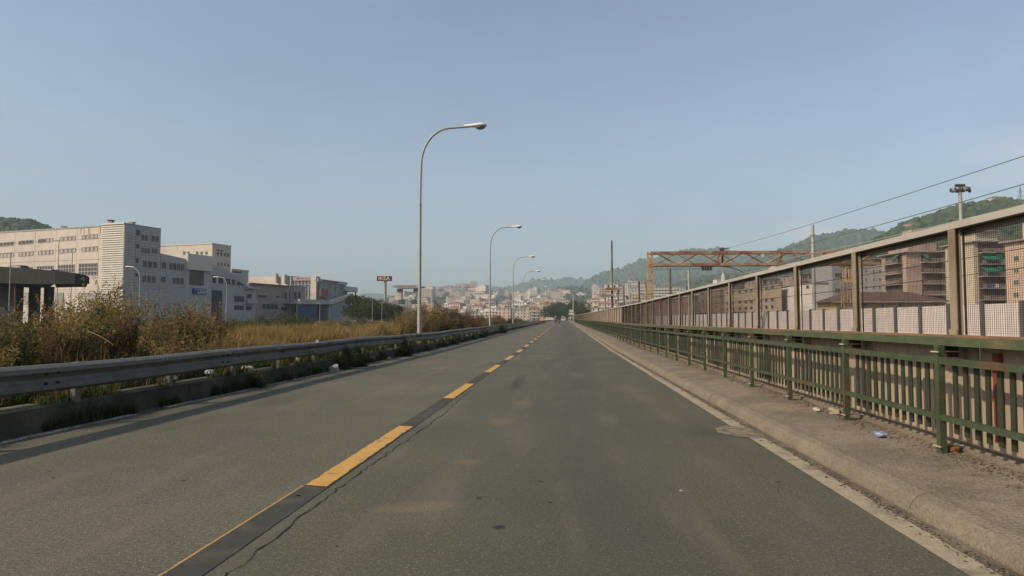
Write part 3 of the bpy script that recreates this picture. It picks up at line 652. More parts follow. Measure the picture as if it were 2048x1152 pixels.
# lower wing A2/A3/A4 along the same plane
def plan(px, py): return FU.hit(px, py)
wing = [(322, 507), (373, 518), (373, 519), (420, 527), (424, 528), (455, 541), (480, 556), (497, 570), (512, 577)]
poly = [plan(*q) for q in wing]; poly = [(poly[0][0], -1)] + poly + [(poly[-1][0], -1)]
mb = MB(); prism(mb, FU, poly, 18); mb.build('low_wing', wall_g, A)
for x0, x1, yt in ((323, 372, 509), (424, 452, 545)):
    mb = MB()
    for q in range(24):
        z = 1.5 + q * .6; t0 = plan(x0, 560)[0]; t1 = plan(x1, 560)[0]
        if z < plan((x0 + x1) / 2, yt)[1] - .6: FU.box(mb, t0, t1, z, z + .05, 0, .03)
    mb.build('cladding_seam', seam_m, A)
for x0, x1, ya, yb, c in ((322, 333, 524, 536, 1), (338, 368, 526, 539, 4), (321, 332, 553, 564, 1), (344, 368, 555, 567, 3)):
    winrow(FU, x0, x1, (ya, yr(ya, x0, x1)), (yb, yr(yb, x0, x1)), A, c, .75, nx=2)
window(FU, *FU.rect(379, 541, 407, 570), A, nx=6, nz=6, name='glass_wall', gm=mat('green_glass', (.075, .095, .06), .3, (.12, .13, .08), .5, .4, .6, .3, 1.5), fr=.12, fm_=mat('dull_frame', (.17, .18, .15)))
mb = MB(); t0, t1, z0, z1 = FU.rect(371, 519, 421, 538); FU.box(mb, t0, t1, z0 - .4, z1 + 1.2, 0, .8); mb.build('curved_fascia', rib_m, A)
mb = MB(); t0, t1, z0, z1 = FU.rect(423, 581, 444, 617); FU.box(mb, t0, t1, 0, z1, -.05, .06); mb.build('loading_door', mat('dark_blue_door', (.06, .07, .09), .6), A)
pw = [plan(424, 551), plan(448, 556), plan(470, 560), plan(490, 571), plan(440, 566), plan(424, 566)]
mb = MB(); prism(mb, FU, [plan(425, 550), plan(452, 557), plan(472, 560), plan(492, 572), plan(452, 568), plan(425, 566)], .2, 0, .06); mb.build('sloping_window', glassd, A)
for x0, x1 in ((432, 436), (446, 450), (460, 463), (470, 473)):
    mb = MB(); t0, t1, z0, z1 = FU.rect(x0, 553, x1, 570); FU.box(mb, t0, t1, z0, z1, 0, .12); mb.build('mullion', wall_g, A)
for x0, x1, ya, yb in ((468, 487, 592, 604), (468, 487, 611, 620)): window(FU, *FU.rect(x0, ya, x1, yb), A, nx=4, nz=1)
for x0, x1, ya, yb in ((493, 503, 588, 597), (492, 503, 612, 620)): window(FU, *FU.rect(x0, ya, x1, yb), A, nx=1, nz=1)
mb = MB(); t0, t1, z0, z1 = FU.rect(490, 599, 508, 607); FU.box(mb, t0, t1, z0, z1, 0, 1.2); t0, t1, z0, z1 = FU.rect(488, 575, 512, 578); FU.box(mb, t0, t1, z0, z1, 0, 1.5); mb.build('balcony', wall_g, A)
# blue sign
bs = thing('shop_sign', 'blue sign board with pale lettering on the grey building wall', 'sign', FU.pt(FU.rect(383, 577, 411, 589)[0], FU.rect(383, 577, 411, 589)[2], .2))
bl_m = mat('sign_blue', (.02, .045, .20), .5, var=.05); white_m = mat('sign_white', (.72, .72, .70), .5, var=.05)
t0, t1, z0, z1 = FU.rect(384, 577, 411, 589); mb = MB(); FU.box(mb, t0, t1, z0, z1, .05, .3); mb.build('board', bl_m, bs)
ang = math.atan2(FU.d.y, FU.d.x)
textmesh('LASER', (z1 - z0) * .62, 'lettering', white_m, bs, FU.pt((t0 + t1) / 2 + .9, (z0 + z1) / 2 - .1, .33), (math.pi / 2, 0, ang), .03, .02, 1.25)
mb = MB(); FU.box(mb, t0 + .5, t1 - .3, z1 - .28, z1 - .16, .3, .34); FU.box(mb, t0 + 1.6, t1 - .4, z0 + .16, z0 + .26, .3, .34); mb.build('line', white_m, bs)
# rooftop clutter
def vent(px, py, Y, w_, h_, lab, m=dark):
    p = P(px, py, Y); t = thing('roof_vent', lab, 'roof vent', p); mb = MB().box((p.x, p.y, p.z + h_ * .35), (w_ * .8, w_ * .8, h_ * .7)); mb.build('duct', galv, t)
    mb = MB().box((p.x, p.y, p.z + h_ * .85), (w_ * 1.2, w_, h_ * .35)); mb.build('cowl', m, t)
vent(222, 447, 152, 1.0, .8, 'dark vent on the roof of the ribbed tower'); vent(264, 449, 155, 1.1, .6, 'pale vent on the roof right of the ribbed tower', galv)
vent(128, 457, 165, 1.0, .5, 'dark vent on the long roof of the white office block')
# ---------------------------------------------------------------- building B
C = P(425, 488, 230); BV = Fac(C, -75); BU = Fac(C, 15)
B = thing('office_building', 'white box building with a red roof line sign, rising behind the low grey wing', 'building', (C.x, C.y, 0))
tb = BU.hit(462, 497)[0]; tv = BV.hit(300, 497)[0]; mb = MB(); BV.box(mb, 0, tv, -1, C.z, 0, -tb); mb.build('wall', wall_w, B)
mb = MB(); BV.box(mb, -.15, tv, C.z, C.z + .35, -.3, .15); BU.box(mb, -.15, tb + .15, C.z, C.z + .35, -.3, .15); mb.build('parapet', wall_w, B)
for c in (368.5, 377, 394.5, 403.5, 413): window(BV, *BV.rect(c - 2, 503, c + 2, 509), B, nx=1)
for c in (436, 442.5, 449.5, 456): window(BU, *BU.rect(c - 1.5, yr(504, 436, c), c + 1.5, yr(511, 436, c)), B, nx=1); window(BU, *BU.rect(c - 1.3, yr(525, 436, c), c + 1.3, yr(531, 436, c)), B, nx=1)
mb = MB(); t0, t1, z0, z1 = BU.rect(432, 499, 447, 502); k = t0
while k < t1: w_ = rnd.uniform(.25, .6); BU.box(mb, k, k + w_, z0, z0 + rnd.uniform(.5, .8) * (z1 - z0), .05, .2); k += w_ + .25
mb.build('sign_letters', mat('sign_red', (.42, .05, .05), .5), B)
# ---------------------------------------------------------------- building C behind
C = P(463, 539, 260); CU = Fac(C, 15); Cb = thing('roof_signboard', 'grey box with a white signboard behind the sloping grey roof', 'building', (C.x, C.y, 0))
t1 = CU.hit(497, 545)[0]; mb = MB(); CU.box(mb, 0, t1, -1, C.z, 0, -12); mb.build('wall', wall_g, Cb)
mb = MB(); CU.box(mb, 0, t1 + .2, C.z - .1, C.z + .35, -12, .3); mb.build('parapet', wall_w, Cb)
mb = MB(); t0, ta, z0, z1 = CU.rect(466, 542, 484, 546); k = t0
while k < ta: w_ = rnd.uniform(.3, .6); CU.box(mb, k, k + w_, z0, z0 + rnd.uniform(.5, 1) * (z1 - z0), .0, .15); k += w_ + .3
mb.build('sign_letters', mat('sign_dark', (.06, .04, .04), .5), Cb)
# ---------------------------------------------------------------- mauve brown building D
mauve = mat('mauve_brown_wall', (.46, .36, .32), .85, (.40, .315, .28), .25, .42, .65, .1, .8)
C = P(497, 567, 200); DU = Fac(C, 15); D = thing('brick_building', 'flat roofed mauve brown building between the grey wing and the glass mall', 'building', (C.x, C.y, 0))
t1 = DU.hit(579, 570)[0]; t2 = DU.hit(607, 572)[0]; mb = MB(); DU.box(mb, 0, t1, -1, C.z, 0, -14); mb.build('wall', mauve, D)
mb = MB(); DU.box(mb, t1 + 1, t2, -1, C.z + .3, .8, -14); mb.build('end_bay', mauve, D)
mb = MB(); DU.box(mb, 0, t2, C.z, C.z + .25, -.4, .85); mb.build('coping', mat('grey_coping', (.22, .21, .20)), D)
for x0, x1, ya, yb, nn in ((516, 533, 590, 595, 3), (552, 559, 591, 596, 2), (563, 565, 583, 598, 1), (568, 573, 584, 599, 1), (524, 556, 608, 618, 4), (562, 574, 614, 621, 2)): window(DU, *DU.rect(x0, ya, x1, yb), D, nx=nn, gm=glassd)
for x0, x1 in ((584, 589), (592, 597)): window(DU, *DU.rect(x0, 584, x1, 599), D, nx=1, o=.8)
mb = MB(); p = DU.pt(t1 + .5, 0, .3); mb.tube([(p[0], p[1], -1), (p[0], p[1], C.z + 3.5)], .45, 10); mb.build('flue', galv, D)
# cream lit block behind D
C = P(575, 551, 270); EV = Fac(C, -75); E_ = thing('warehouse', 'low cream lit block with roof ducts behind the mauve brown building', 'building', (C.x, C.y, 0))
mb = MB(); EV.box(mb, 0, EV.hit(565, 552)[0], -1, C.z, 0, -12); EV.box(mb, 0, EV.hit(480, 552)[0], -1, EV.hit(520, 554)[1], -.5, -12); mb.build('wall', mat('cream_cladding', (.76, .69, .55), .7, (.68, .61, .48), .2), E_)
for px, h_ in ((555, 3.0), (572, 1.2)):
    p = EV.pt(EV.hit(px, 552)[0], 0, .3); mb = MB().tube([(p[0], p[1], EV.hit(px, 566)[1]), (p[0], p[1], C.z + h_ * .3)], .6, 10); mb.build('duct', galv, E_)
# ---------------------------------------------------------------- glass mall F
C = P(633, 556, 235); FA = Fac(C, -84); FB = Fac(C, 6)
Fm = thing('shopping_mall', 'glass fronted shopping mall with a cream corner pier and pink roof sign', 'building', (C.x, C.y, 0))
cream = mat('cream_pier', (.64, .58, .48), .8, (.56, .50, .41), .3)
ta = FA.hit(588, 556)[0]; tb = FB.hit(692, 570)[0]
glm = mat('teal_glass', (.20, .24, .225), .3, (.30, .34, .315), .35, .4, .6, .2, 1.2, spec=.8)
mb = MB(); FA.box(mb, 0, ta, -1, C.z - 1, -.3, -tb); mb.build('glass_body', glm, Fm)
mb = MB(); FA.box(mb, 0, FA.hit(622, 560)[0], -1, C.z + .6, .25, -3); mb.build('pier', cream, Fm)
mb = MB()
for px in (590, 597, 604, 611, 618): t = FA.hit(px, 570)[0]; FA.box(mb, t - .12, t + .12, 6, C.z - 1, -.3, .0)
for yv in (562, 570, 580): z = FA.hit(610, yv)[1]; FA.box(mb, .2, ta, z, z + .2, -.3, .02)
mb.build('mullion', frame_m, Fm); mb = MB()
for px in (650, 661, 671, 680, 688): t = FB.hit(px, 575)[0]; FB.box(mb, t - .1, t + .1, 5, C.z - 1.3, -.2, .12)
mb.build('mullion', frame_m, Fm)
mb = MB(); FA.box(mb, .2, ta, C.z - .8, C.z - .5, -.4, .3); FB.box(mb, 0, tb, C.z - 1.2, C.z - .2, -.4, .6); mb.build('roof_edge', wall_g, Fm)
pk = mat('pink_sign_red', (.48, .12, .15), .5)
mb = MB(); t0, t1, z0, z1 = FA.rect(587, 555, 621, 561); k = t0
while k < t1: w_ = rnd.uniform(.2, .6); FA.box(mb, k, k + w_, z0, z0 + rnd.uniform(.45, 1) * (z1 - z0), .0, .2); k += w_ + .16
mb.build('sign_letters', pk, Fm); mb = MB(); FA.box(mb, t0 - .2, t1 + .2, z0 - .15, z1 + .2, -.3, 0); mb.build('sign_board', mat('pale_board', (.42, .36, .36), .6), Fm)
mb = MB(); k = FB.hit(642, 560)[0]; kz = C.z - 1.1; te = FB.hit(672, 566)[0]
while k < te: w_ = rnd.uniform(.5, 1.1); FB.box(mb, k, k + w_, kz + .05, kz + rnd.uniform(.55, .9), .6, .75); k += w_ + .3
mb.build('sign_letters', pk, Fm)
# white canopy at the right end and its supports
mb = MB(); t0, t1, z0, z1 = FB.rect(684, 565, 706, 571); mb2 = mb; FB.box(mb, tb - 3, tb + 9, C.z - 3.6, C.z - 1.7, -9, 1); mb.build('canopy', mat('white_canopy', (.6, .6, .58), .5), Fm)
for t in (tb, tb + 8.5): mb = MB(); FB.box(mb, t, t + .5, 0, C.z - 3.6, 0, .5); mb.build('canopy_column', wall_g, Fm)
# banner
bn = thing('red_banner', 'large red advertising banner on the glass wall of the mall', 'banner', FB.pt(1, 6, .4)); t0, t1, z0, z1 = FB.rect(637, 577, 653, 595)
mb = MB(); FB.box(mb, t0 + 1.5, t1, z0, z1, .5, .7); mb.build('sheet', mat('banner_red', (.42, .05, .05), .6, (.50, .22, .22), .5, .5, .6, .15, 1.5), bn)
mb = MB(); FB.box(mb, t0 - .5, t0 + 1.4, z0 + .3, z1 - .2, .3, .5); mb.build('side_strip', mat('banner_pink', (.5, .4, .38), .6), bn)
# ramp with terrace, blue hoarding and low block
rp_ = thing('vehicle_ramp', 'grey access ramp climbing to the right in front of the glass mall', 'ramp', (C.x, C.y - 12, 0)); C2 = P(600, 600, 215); FR = Fac(C2, 8)
q = [FR.hit(*a_) for a_ in ((600, 598), (628, 599), (664, 602), (707, 586), (707, 594), (664, 609), (600, 608))]
mb = MB(); prism(mb, FR, q, 1.0); mb.build('parapet', mat('ramp_concrete', (.60, .56, .49), .85), rp_)
for px in (602, 634, 664, 690, 706): t = FR.hit(px, 605)[0]; mb = MB(); FR.box(mb, t, t + .6, -1, FR.hit(px, 603)[1] - .5, -1.6, -1.1); mb.build('column', cream, rp_)
mb = MB(); q = [FR.hit(*a_) for a_ in ((600, 605), (664, 605), (707, 591), (707, 592), (664, 607), (600, 607))]; prism(mb, FR, q, 14, 0, -1.0); mb.build('deck', wall_g, rp_)
bh = thing('hoarding', 'blue painted hoarding under the mall terrace', 'hoarding', (C2.x, C2.y, 0)); t0, t1, z0, z1 = FR.rect(600, 609, 637, 627)
mb = MB(); k = t0; i = 0
while k < t1: FR.box(mb, k, min(k + 1.9, t1), -.5, z1 - .05 * (i % 2), -.9, -.8 + .04 * (i % 2)); k += 1.95; i += 1
mb.build('panel', mat('hoarding_blue', (.03, .10, .26), .6, (.05, .14, .20), .5, .5, .7, .2, 1), bh)
lb = thing('kiosk_block', 'pale blue grey block with a blue shop front under the right end of the ramp', 'building', (C2.x + 12, C2.y, 0)); t0, t1, z0, z1 = FR.rect(664, 611, 708, 628)
mb = MB(); q = [FR.hit(*a_) for a_ in ((664, 611), (690, 604), (707, 600))]; prism(mb, FR, [(q[0][0], -1)] + q + [(q[2][0], -1)], 10, 0, -1.2); mb.build('wall', mat('blue_grey_wall', (.33, .38, .42), .7), lb)
mb = MB(); t0, t1, z0, z1 = FR.rect(690, 612, 706, 627); FR.box(mb, t0, t1, z0, z1, -1.2, -1.1); mb.build('shop_front', mat('shop_blue', (.06, .17, .36), .6, (.25, .33, .45), .8, .5, .6), lb)
# ---------------------------------------------------------------- tall store sign
IK = P(770, 560, 250); ik = thing('pole_sign', 'blue store sign with yellow letters on a tall white pole', 'sign', (IK.x, IK.y, 0))
zt = P(770, 553, 250).z; zb = P(770, 562, 250).z; zp = 0
mb = MB().tube([(IK.x, IK.y + .5, 0), (IK.x, IK.y + .5, zb)], .52, 16); mb.build('pole', polem, ik, smooth=True)
wd = (783 - 753) / F * 250; mb = MB().bb(IK.x - wd / 2 - .2, IK.x + wd / 2 - .2, IK.y - .5, IK.y + .5, zb, zt + .1); mb.build('board', mat('store_blue', (.012, .025, .10), .5, var=.05), ik)
textmesh('IKEA', (zt - zb) * 1.08, 'lettering', mat('store_yellow', (.85, .58, .12), .5, var=.03), ik, (IK.x - .2, IK.y - .56, (zb + zt) / 2 + .02), (math.pi / 2, 0, 0), .06, .018, 1.2)
# ---------------------------------------------------------------- motorway viaduct fragment
vc = mat('viaduct_concrete', (.34, .32, .27), .85, (.24, .23, .20), .08, .45, .7); Yv = 620
vd = thing('viaduct_fragment', 'flat concrete viaduct deck on two leaning pale piers, left of the nearest lamp post', 'viaduct', P(812, 600, Yv))
pz = lambda px, py: P(px, py, Yv)
mb = MB(); fv = Fac((0, Yv, 0), 90); prism(mb, fv, [fv.hit(*a_) for a_ in ((781, 573.5), (792, 570.5), (834, 570), (845, 572.5), (845, 574), (836, 576), (800, 576.5))], 14); mb.build('deck', vc, vd)
for (xt, xb) in ((796.5, 799), (829.5, 824.5)):
    mb = MB(); prism(mb, fv, [fv.hit(*a_) for a_ in ((xt - 4, 577), (xt + 4, 577), (xt + 4.3, 583), (xt - 4.2, 583))], 8, 0, -3); mb.build('pier_head', mat('dark_concrete', (.06, .065, .06)), vd)  # near-black concrete for the pier heads and bases
    mb = MB(); prism(mb, fv, [fv.hit(*a_) for a_ in ((xt - 4, 583), (xt + 4, 583), (xb + 1.8, 599), (xb - 2.8, 599))], 7, 0, -3.5); mb.build('pier', mat('pier_pale', (.52, .48, .40), .8), vd)
    mb = MB(); prism(mb, fv, [fv.hit(*a_) for a_ in ((xb - 3.5, 599), (xb + 4, 599), (xb + 4, 608), (xb - 3.5, 608))], 9, 0, -3); mb.build('pier_base', MATS['dark_concrete'], vd)
# ---------------------------------------------------------------- flyover on the left
fo = thing('flyover', 'dark concrete flyover with a curved end in front of the white office block', 'flyover', P(60, 640, 86))
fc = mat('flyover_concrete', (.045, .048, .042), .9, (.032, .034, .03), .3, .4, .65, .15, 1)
top = [(-160, 526, 85), (0, 533, 85), (60, 537, 85), (110, 541, 85), (150, 546, 85.5), (168, 550, 86.5), (176, 554, 89)]
bot = [(-160, 571, 85), (0, 566, 85), (60, 568, 85), (110, 568, 85), (150, 567, 85.5), (168, 567, 86.5), (176, 566, 89)]
mb = MB()
for i in range(len(top) - 1):
    q = []
    for (tx, ty, Y), (bx, by, _) in ((top[i], bot[i]), (top[i + 1], bot[i + 1])):
        t_ = P(tx, ty, Y); b_ = P(tx, by, Y); q.append((t_, b_))
    (t0, b0), (t1, b1) = q; dk = Vector((-6.9 if i > 2 else -8, 9, 0)); w_ = Vector((0, .3, 0)); dn = Vector((0, 0, .95))
    mb.hexa([b0, b1, b1 + dk, b0 + dk], [t0 - dn, t1 - dn, t1 + dk - dn, t0 + dk - dn])
    mb.hexa([t0 - dn, t1 - dn, t1 + w_ - dn, t0 + w_ - dn], [t0, t1, t1 + w_, t0 + w_]); mb.hexa([t0 + dk - w_ - dn, t1 + dk - w_ - dn, t1 + dk - dn, t0 + dk - dn], [t0 + dk - w_, t1 + dk - w_, t1 + dk, t0 + dk])
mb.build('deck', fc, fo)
for x0, x1, o in ((-40, 33, 0), (57, 68, 3), (87, 96, 6)):
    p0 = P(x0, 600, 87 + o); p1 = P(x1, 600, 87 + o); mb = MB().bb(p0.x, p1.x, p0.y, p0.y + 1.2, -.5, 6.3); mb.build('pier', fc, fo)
mb = MB().tube([P(30, 560, 85.5), P(31, 640, 85.5)], .12, 8); mb.build('drain_pipe', mat('pipe_red', (.16, .07, .05)), fo)

# ================================================================== VEHICLES
paint = {}
def carpaint(nm, c): return mat('paint_' + nm, c, .45, var=.04, spec=.35)
tyre_m = mat('tyre', (.02, .02, .02), .8, var=.1); lamp_red = mat('tail_red', (.35, .02, .02), .3, var=0); plate_m = mat('plate', (.55, .55, .5), .5, var=0)
def car(x, y_, z, pm_, label, group=None, rz=0, L=4.1, Wd=1.7, H=1.48, van=False, name='car'):
    t = thing(name, label, 'van' if van else 'car', (x, y_, z), group)
    ca, sa = math.cos(rz), math.sin(rz)
    def q(u, v, h): return (x + u * ca - v * sa, y_ + u * sa + v * ca, z + h)      # u across, v forward
    def loft(secs, mi=0):   # secs: (v, h) outline along the car, constant width with tumblehome
        mb = MB(); k = 0
        return mb
    if van: out = [(-L / 2, .35), (-L / 2, .9), (-L / 2 + .06, H - .1), (-L / 2 + .25, H), (L / 2 - 1.6, H), (L / 2 - .9, 1.05), (L / 2 - .1, .9), (L / 2, .6), (L / 2, .3)]
    else: out = [(-L / 2, .35), (-L / 2, .85), (-L / 2 + .2, .95), (-L / 2 + .65, H - .06), (-L / 2 + 1.0, H), (L / 2 - 1.9, H - .02), (L / 2 - 1.15, .98), (L / 2 - .15, .8), (L / 2, .55), (L / 2, .3)]
    mb = MB(); n_ = len(out)
    def wid(h): return Wd / 2 * (1 if h < .95 else 1 - .22 * (h - .95) / (H - .95))
    for sgn in (-1, 1):
        for v, h in out: mb.v.append(q(sgn * wid(h), v, h))
    mb.f.append(tuple(range(n_))); mb.f.append(tuple(range(2 * n_ - 1, n_ - 1, -1))); mb.m += [0, 0]
    for i in range(n_): j = (i + 1) % n_; mb.f.append((i, n_ + i, n_ + j, j)); mb.m.append(0)
    mb.build('body', pm_, t)
    gz0, gz1 = 1.0, H - .12; v0 = -L / 2 + (.2 if van else .55); v1 = L / 2 - (1.25 if van else 1.5)
    mb = MB()
    for sgn in (-1, 1):
        o = .012 * sgn; mb.face([q(sgn * wid(gz0) + o, v0 + .1, gz0), q(sgn * wid(gz0) + o, v1 + .2, gz0), q(sgn * wid(gz1) + o, v1 - .35, gz1), q(sgn * wid(gz1) + o, v0 + .3, gz1)])
    mb.build('side_glass', glassd, t)
    mb = MB(); vb = -L / 2 - .012; a0 = (vb + .02, 1.0) if van else (-L / 2 + .22, 1.0); a1 = (vb + .06, H - .2) if van else (-L / 2 + .58, H - .12)
    mb.face([q(-wid(1) * .86, a0[0] - .02, a0[1]), q(wid(1) * .86, a0[0] - .02, a0[1]), q(wid(H - .15) * .9, a1[0] - .02, a1[1]), q(-wid(H - .15) * .9, a1[0] - .02, a1[1])]); mb.build('rear_window', glassd, t)
    for u in (-1, 1):
        mb = MB(); c = q(u * (Wd / 2 - .17), -L / 2 - .01, .78); mb.box(c, (.16, .04, .22), rz); mb.build('tail_light', lamp_red, t)
        for v in (-L / 2 + .75, L / 2 - .8):
            c0 = q(u * (Wd / 2 - .2), v, .31); c1 = q(u * (Wd / 2 + .01), v, .31); mb = MB().tube([c0, c1], .31, 14); wh = mb.build('wheel', tyre_m, t)
            mb = MB().tube([q(u * (Wd / 2 - .02), v, .31), q(u * (Wd / 2 + .02), v, .31)], .19, 10); mb.build('rim', galv, wh)
    mb = MB(); mb.box(q(0, -L / 2 - .015, .6), (.5, .02, .11), rz); mb.build('number_plate', plate_m, t)
    return t
car(-.35, 273, rise(273), carpaint('white', (.68, .68, .66)), 'small white van driving away in the right lane at the far end of the road', H=1.75, van=True, name='van')
zd = P(30, 533, 90).z - 1.38
pa, pb = P(30, 533, 90.5), P(92, 540, 89.5)
car(pa.x, pa.y, zd, carpaint('dark', (.05, .05, .055)), 'dark car on the flyover, the left one of two roofs above the parapet', 'cars on the flyover', rz=math.radians(86), H=1.6)
car(pb.x, pb.y, P(92, 540, 90).z - 1.42, carpaint('dark_grey', (.08, .08, .085)), 'dark grey car on the flyover, the right one of two roofs above the parapet', 'cars on the flyover', rz=math.radians(86))
for px, c, l in ((1093, (.6, .55, .5), 'cream car waiting at the far junction, nearest to the yellow crash cushion'), (1099, (.62, .60, .58), 'white car at the far junction, in the middle of three'), (1105, (.5, .30, .28), 'faded red car at the far junction, just left of the motorcycles')):
    p = P(px, 640, 330); car(p.x, 330, rise(330), carpaint('c%d' % px, c), l, 'cars at the far junction', rz=math.radians(75))
# motorcycles with riders
def skinobj(name, verts, edges, radii, m, parent):
    me = bpy.data.meshes.new(name); pl = WLOC[parent.name]; me.from_pydata([tuple(Vector(v) - Vector(pl)) for v in verts], edges, []); me.materials.append(m)
    o = bpy.data.objects.new(name, me); COL.objects.link(o); o.parent = parent
    md = o.modifiers.new('skin', 'SKIN'); md.use_smooth_shade = True
    for i, r in enumerate(radii): me.skin_vertices[0].data[i].radius = (r, r)
    me.skin_vertices[0].data[0].use_root = True
    s = o.modifiers.new('sub', 'SUBSURF'); s.levels = 1; s.render_levels = 1; WLOC[o.name] = pl; return o
def moto(x, y_, bodyc, jacket, helmet, lab, labp, lean=0):
    z = rise(y_); t = thing('motorcycle', lab, 'motorcycle', (x, y_, z), 'motorcycles ahead on the road')
    bm_ = carpaint('moto_' + bodyc[0], bodyc[1])
    for v in (-.62, .68):
        o = MB().tube([(x - .07, y_ + v, z + .31), (x + .07, y_ + v, z + .31)], .31, 16).build('wheel', tyre_m, t); MB().tube([(x - .08, y_ + v, z + .31), (x + .08, y_ + v, z + .31)], .17, 10).build('rim', galv, o)
    mb = MB(); prof = [(-.75, .55), (-.6, .82), (-.1, .78), (.1, .55), (.4, .55), (.55, 1.0), (.66, .98), (.62, .5), (.3, .28), (-.2, .28), (-.4, .42)]
    for sgn in (-1, 1):
        for v, h in prof: mb.v.append((x + sgn * (.17 if h > .5 else .12), y_ + v, z + h))
    k = len(prof); mb.f.append(tuple(range(k))); mb.f.append(tuple(range(2 * k - 1, k - 1, -1))); mb.m += [0, 0]
    for i in range(k): j = (i + 1) % k; mb.f.append((i, k + i, k + j, j)); mb.m.append(0)
    mb.build('body', bm_, t); MB().bb(x - .15, x + .15, y_ - .7, y_ - .05, z + .8, z + .88).build('seat', dark, t)
    MB().bb(x - .09, x + .09, y_ - .79, y_ - .74, z + .62, z + .72).build('tail_light', lamp_red, t); MB().tube([(x - .36, y_ + .42, z + 1.05), (x, y_ + .55, z + 1.02), (x + .36, y_ + .42, z + 1.05)], .018, 6).build('handlebar', dark, t)
    MB().box((x, y_ - .78, z + .5), (.17, .02, .15)).build('number_plate', plate_m, t)
    for s in (-1, 1): MB().tube([(x + s * .28, y_ + .48, z + 1.05), (x + s * .36, y_ + .47, z + 1.22)], .012, 5).box((x + s * .38, y_ + .47, z + 1.25), (.13, .03, .08)).build('mirror', dark, t)
    pr = thing('person', labp, 'person', (x, y_ - .3, z + .88), 'riders on the motorcycles')
    V = [(0, -.35, .92), (0, -.36, 1.1), (0, -.28, 1.32), (0, -.2, 1.47), (0, -.17, 1.56), (0, -.16, 1.66), (0, -.15, 1.76)]
    R = [.15, .14, .17, .11, .06, .09, .08]; E_2 = [(0, 1), (1, 2), (2, 3), (3, 4), (4, 5), (5, 6)]
    for s in (-1, 1):
        k = len(V); V += [(s * .2, -.22, 1.43), (s * .27, -.02, 1.22), (s * .30, .28, 1.1), (s * .31, .38, 1.07)]; R += [.065, .05, .04, .035]; E_2 += [(3, k), (k, k + 1), (k + 1, k + 2), (k + 2, k + 3)]
        k = len(V); V += [(s * .12, -.28, .9), (s * .22, .08, .86), (s * .2, .05, .42), (s * .2, .2, .36)]; R += [.1, .075, .055, .045]; E_2 += [(0, k), (k, k + 1), (k + 1, k + 2), (k + 2, k + 3)]
    skinobj('body', [(x + a_, y_ + b_, z + c_) for a_, b_, c_ in V], E_2, R, jacket, pr)
    bm = bmesh.new(); bmesh.ops.create_icosphere(bm, subdivisions=2, radius=.155); mb = MB(); mb.v = [(v.co.x + x, v.co.y * 1.15 + y_ - .15, v.co.z * 1.05 + z + 1.72) for v in bm.verts]; mb.f = [tuple(q.index for q in f_.verts) for f_ in bm.faces]; mb.m = [0] * len(mb.f); bm.free()
    mb.build('helmet', helmet, pr, smooth=True)
jm = mat('jacket_black', (.03, .03, .035), .7); jr = mat('jacket_burgundy', (.14, .03, .04), .7); hw = mat('helmet_white', (.62, .58, .56), .3, var=0); hd_ = mat('helmet_dark', (.06, .05, .05), .3, var=0)
p = P(1111.5, 640, 170); moto(p.x, 170, ('black', (.03, .03, .035)), jr, hw, 'dark motorcycle on the left of the pair riding away', 'rider in a burgundy jacket and white helmet on the left motorcycle')
p = P(1119.0, 640, 160); moto(p.x, 160, ('grey', (.25, .25, .26)), jm, hd_, 'grey motorcycle on the right of the pair riding away', 'rider in a black jacket and dark helmet on the right motorcycle')

# ================================================================== RIGHT: RAILWAY, WALL, BUILDINGS
nw = thing('trackside_wall', 'long pale corrugated wall with dark posts on the far side of the railway', 'wall', (21, 30, 0))
wm = mat('pale_wall_panel', (.66, .60, .57), .8, (.56, .51, .48), .4, .42, .65, .08, 1.2, stretch=(1, 1, .3)); pmn = mat('wall_post_dark', (.10, .10, .10), .8)
def wallpanel():
    mb = MB(); y = .12
    while y < 2.9: mb.bb(0, .05, y, y + .14, 0, 2.1); mb.bb(.04, .09, y + .14, y + .2, 0, 2.1); y += .2
    return mb
series(wallpanel, 'panel', wm, nw, [(21, 15 + 3 * k, rise(15 + 3 * k) * .6) for k in range(60)])
series(lambda: MB().bb(-.12, .1, -.11, .11, 0, 2.2), 'post', pmn, nw, [(21, 15 + 3 * k, rise(15 + 3 * k) * .6) for k in range(61)])
# buildings
peach = mat('peach_render', (.56, .40, .30), .85, (.48, .35, .27), .25, .45, .7, .08, 1); creamr = mat('cream_render', (.58, .50, .37), .85, (.48, .42, .32), .3, .45, .7, .08, 1)
pinkb = mat('dusty_pink_render', (.50, .38, .31), .85, (.33, .25, .21), .3, .45, .7, .1, 1); greyb = mat('grey_render', (.30, .28, .27), .85, (.25, .24, .23), .3, .45, .7, .1, 1)
whiteb = mat('white_render', (.72, .68, .64), .85, (.60, .56, .53), .25, .45, .7, .08, 1); ochre = mat('old_ochre_render', (.45, .37, .26), .9, (.34, .28, .20), .6, .42, .62, .15, 2); brownb = mat('brown_render', (.27, .19, .14), .9, (.20, .14, .11), .5, .42, .62, .15, 2)
green_aw = mat('green_awning', (.02, .20, .12), .7, var=.15); shut = mat('green_shutter', (.05, .10, .07), .7, var=.3, vscale=.3); slabm = mat('balcony_slab', (.40, .36, .31), .85)
cloth = [mat('laundry_blue', (.04, .10, .30), .8), mat('laundry_white', (.60, .58, .54), .8), mat('laundry_red', (.35, .07, .06), .8)]
roofm = mat('roof_brown_tile', (.11, .065, .045), .9, (.16, .10, .07), 1.2, .45, .6, .2, 3)
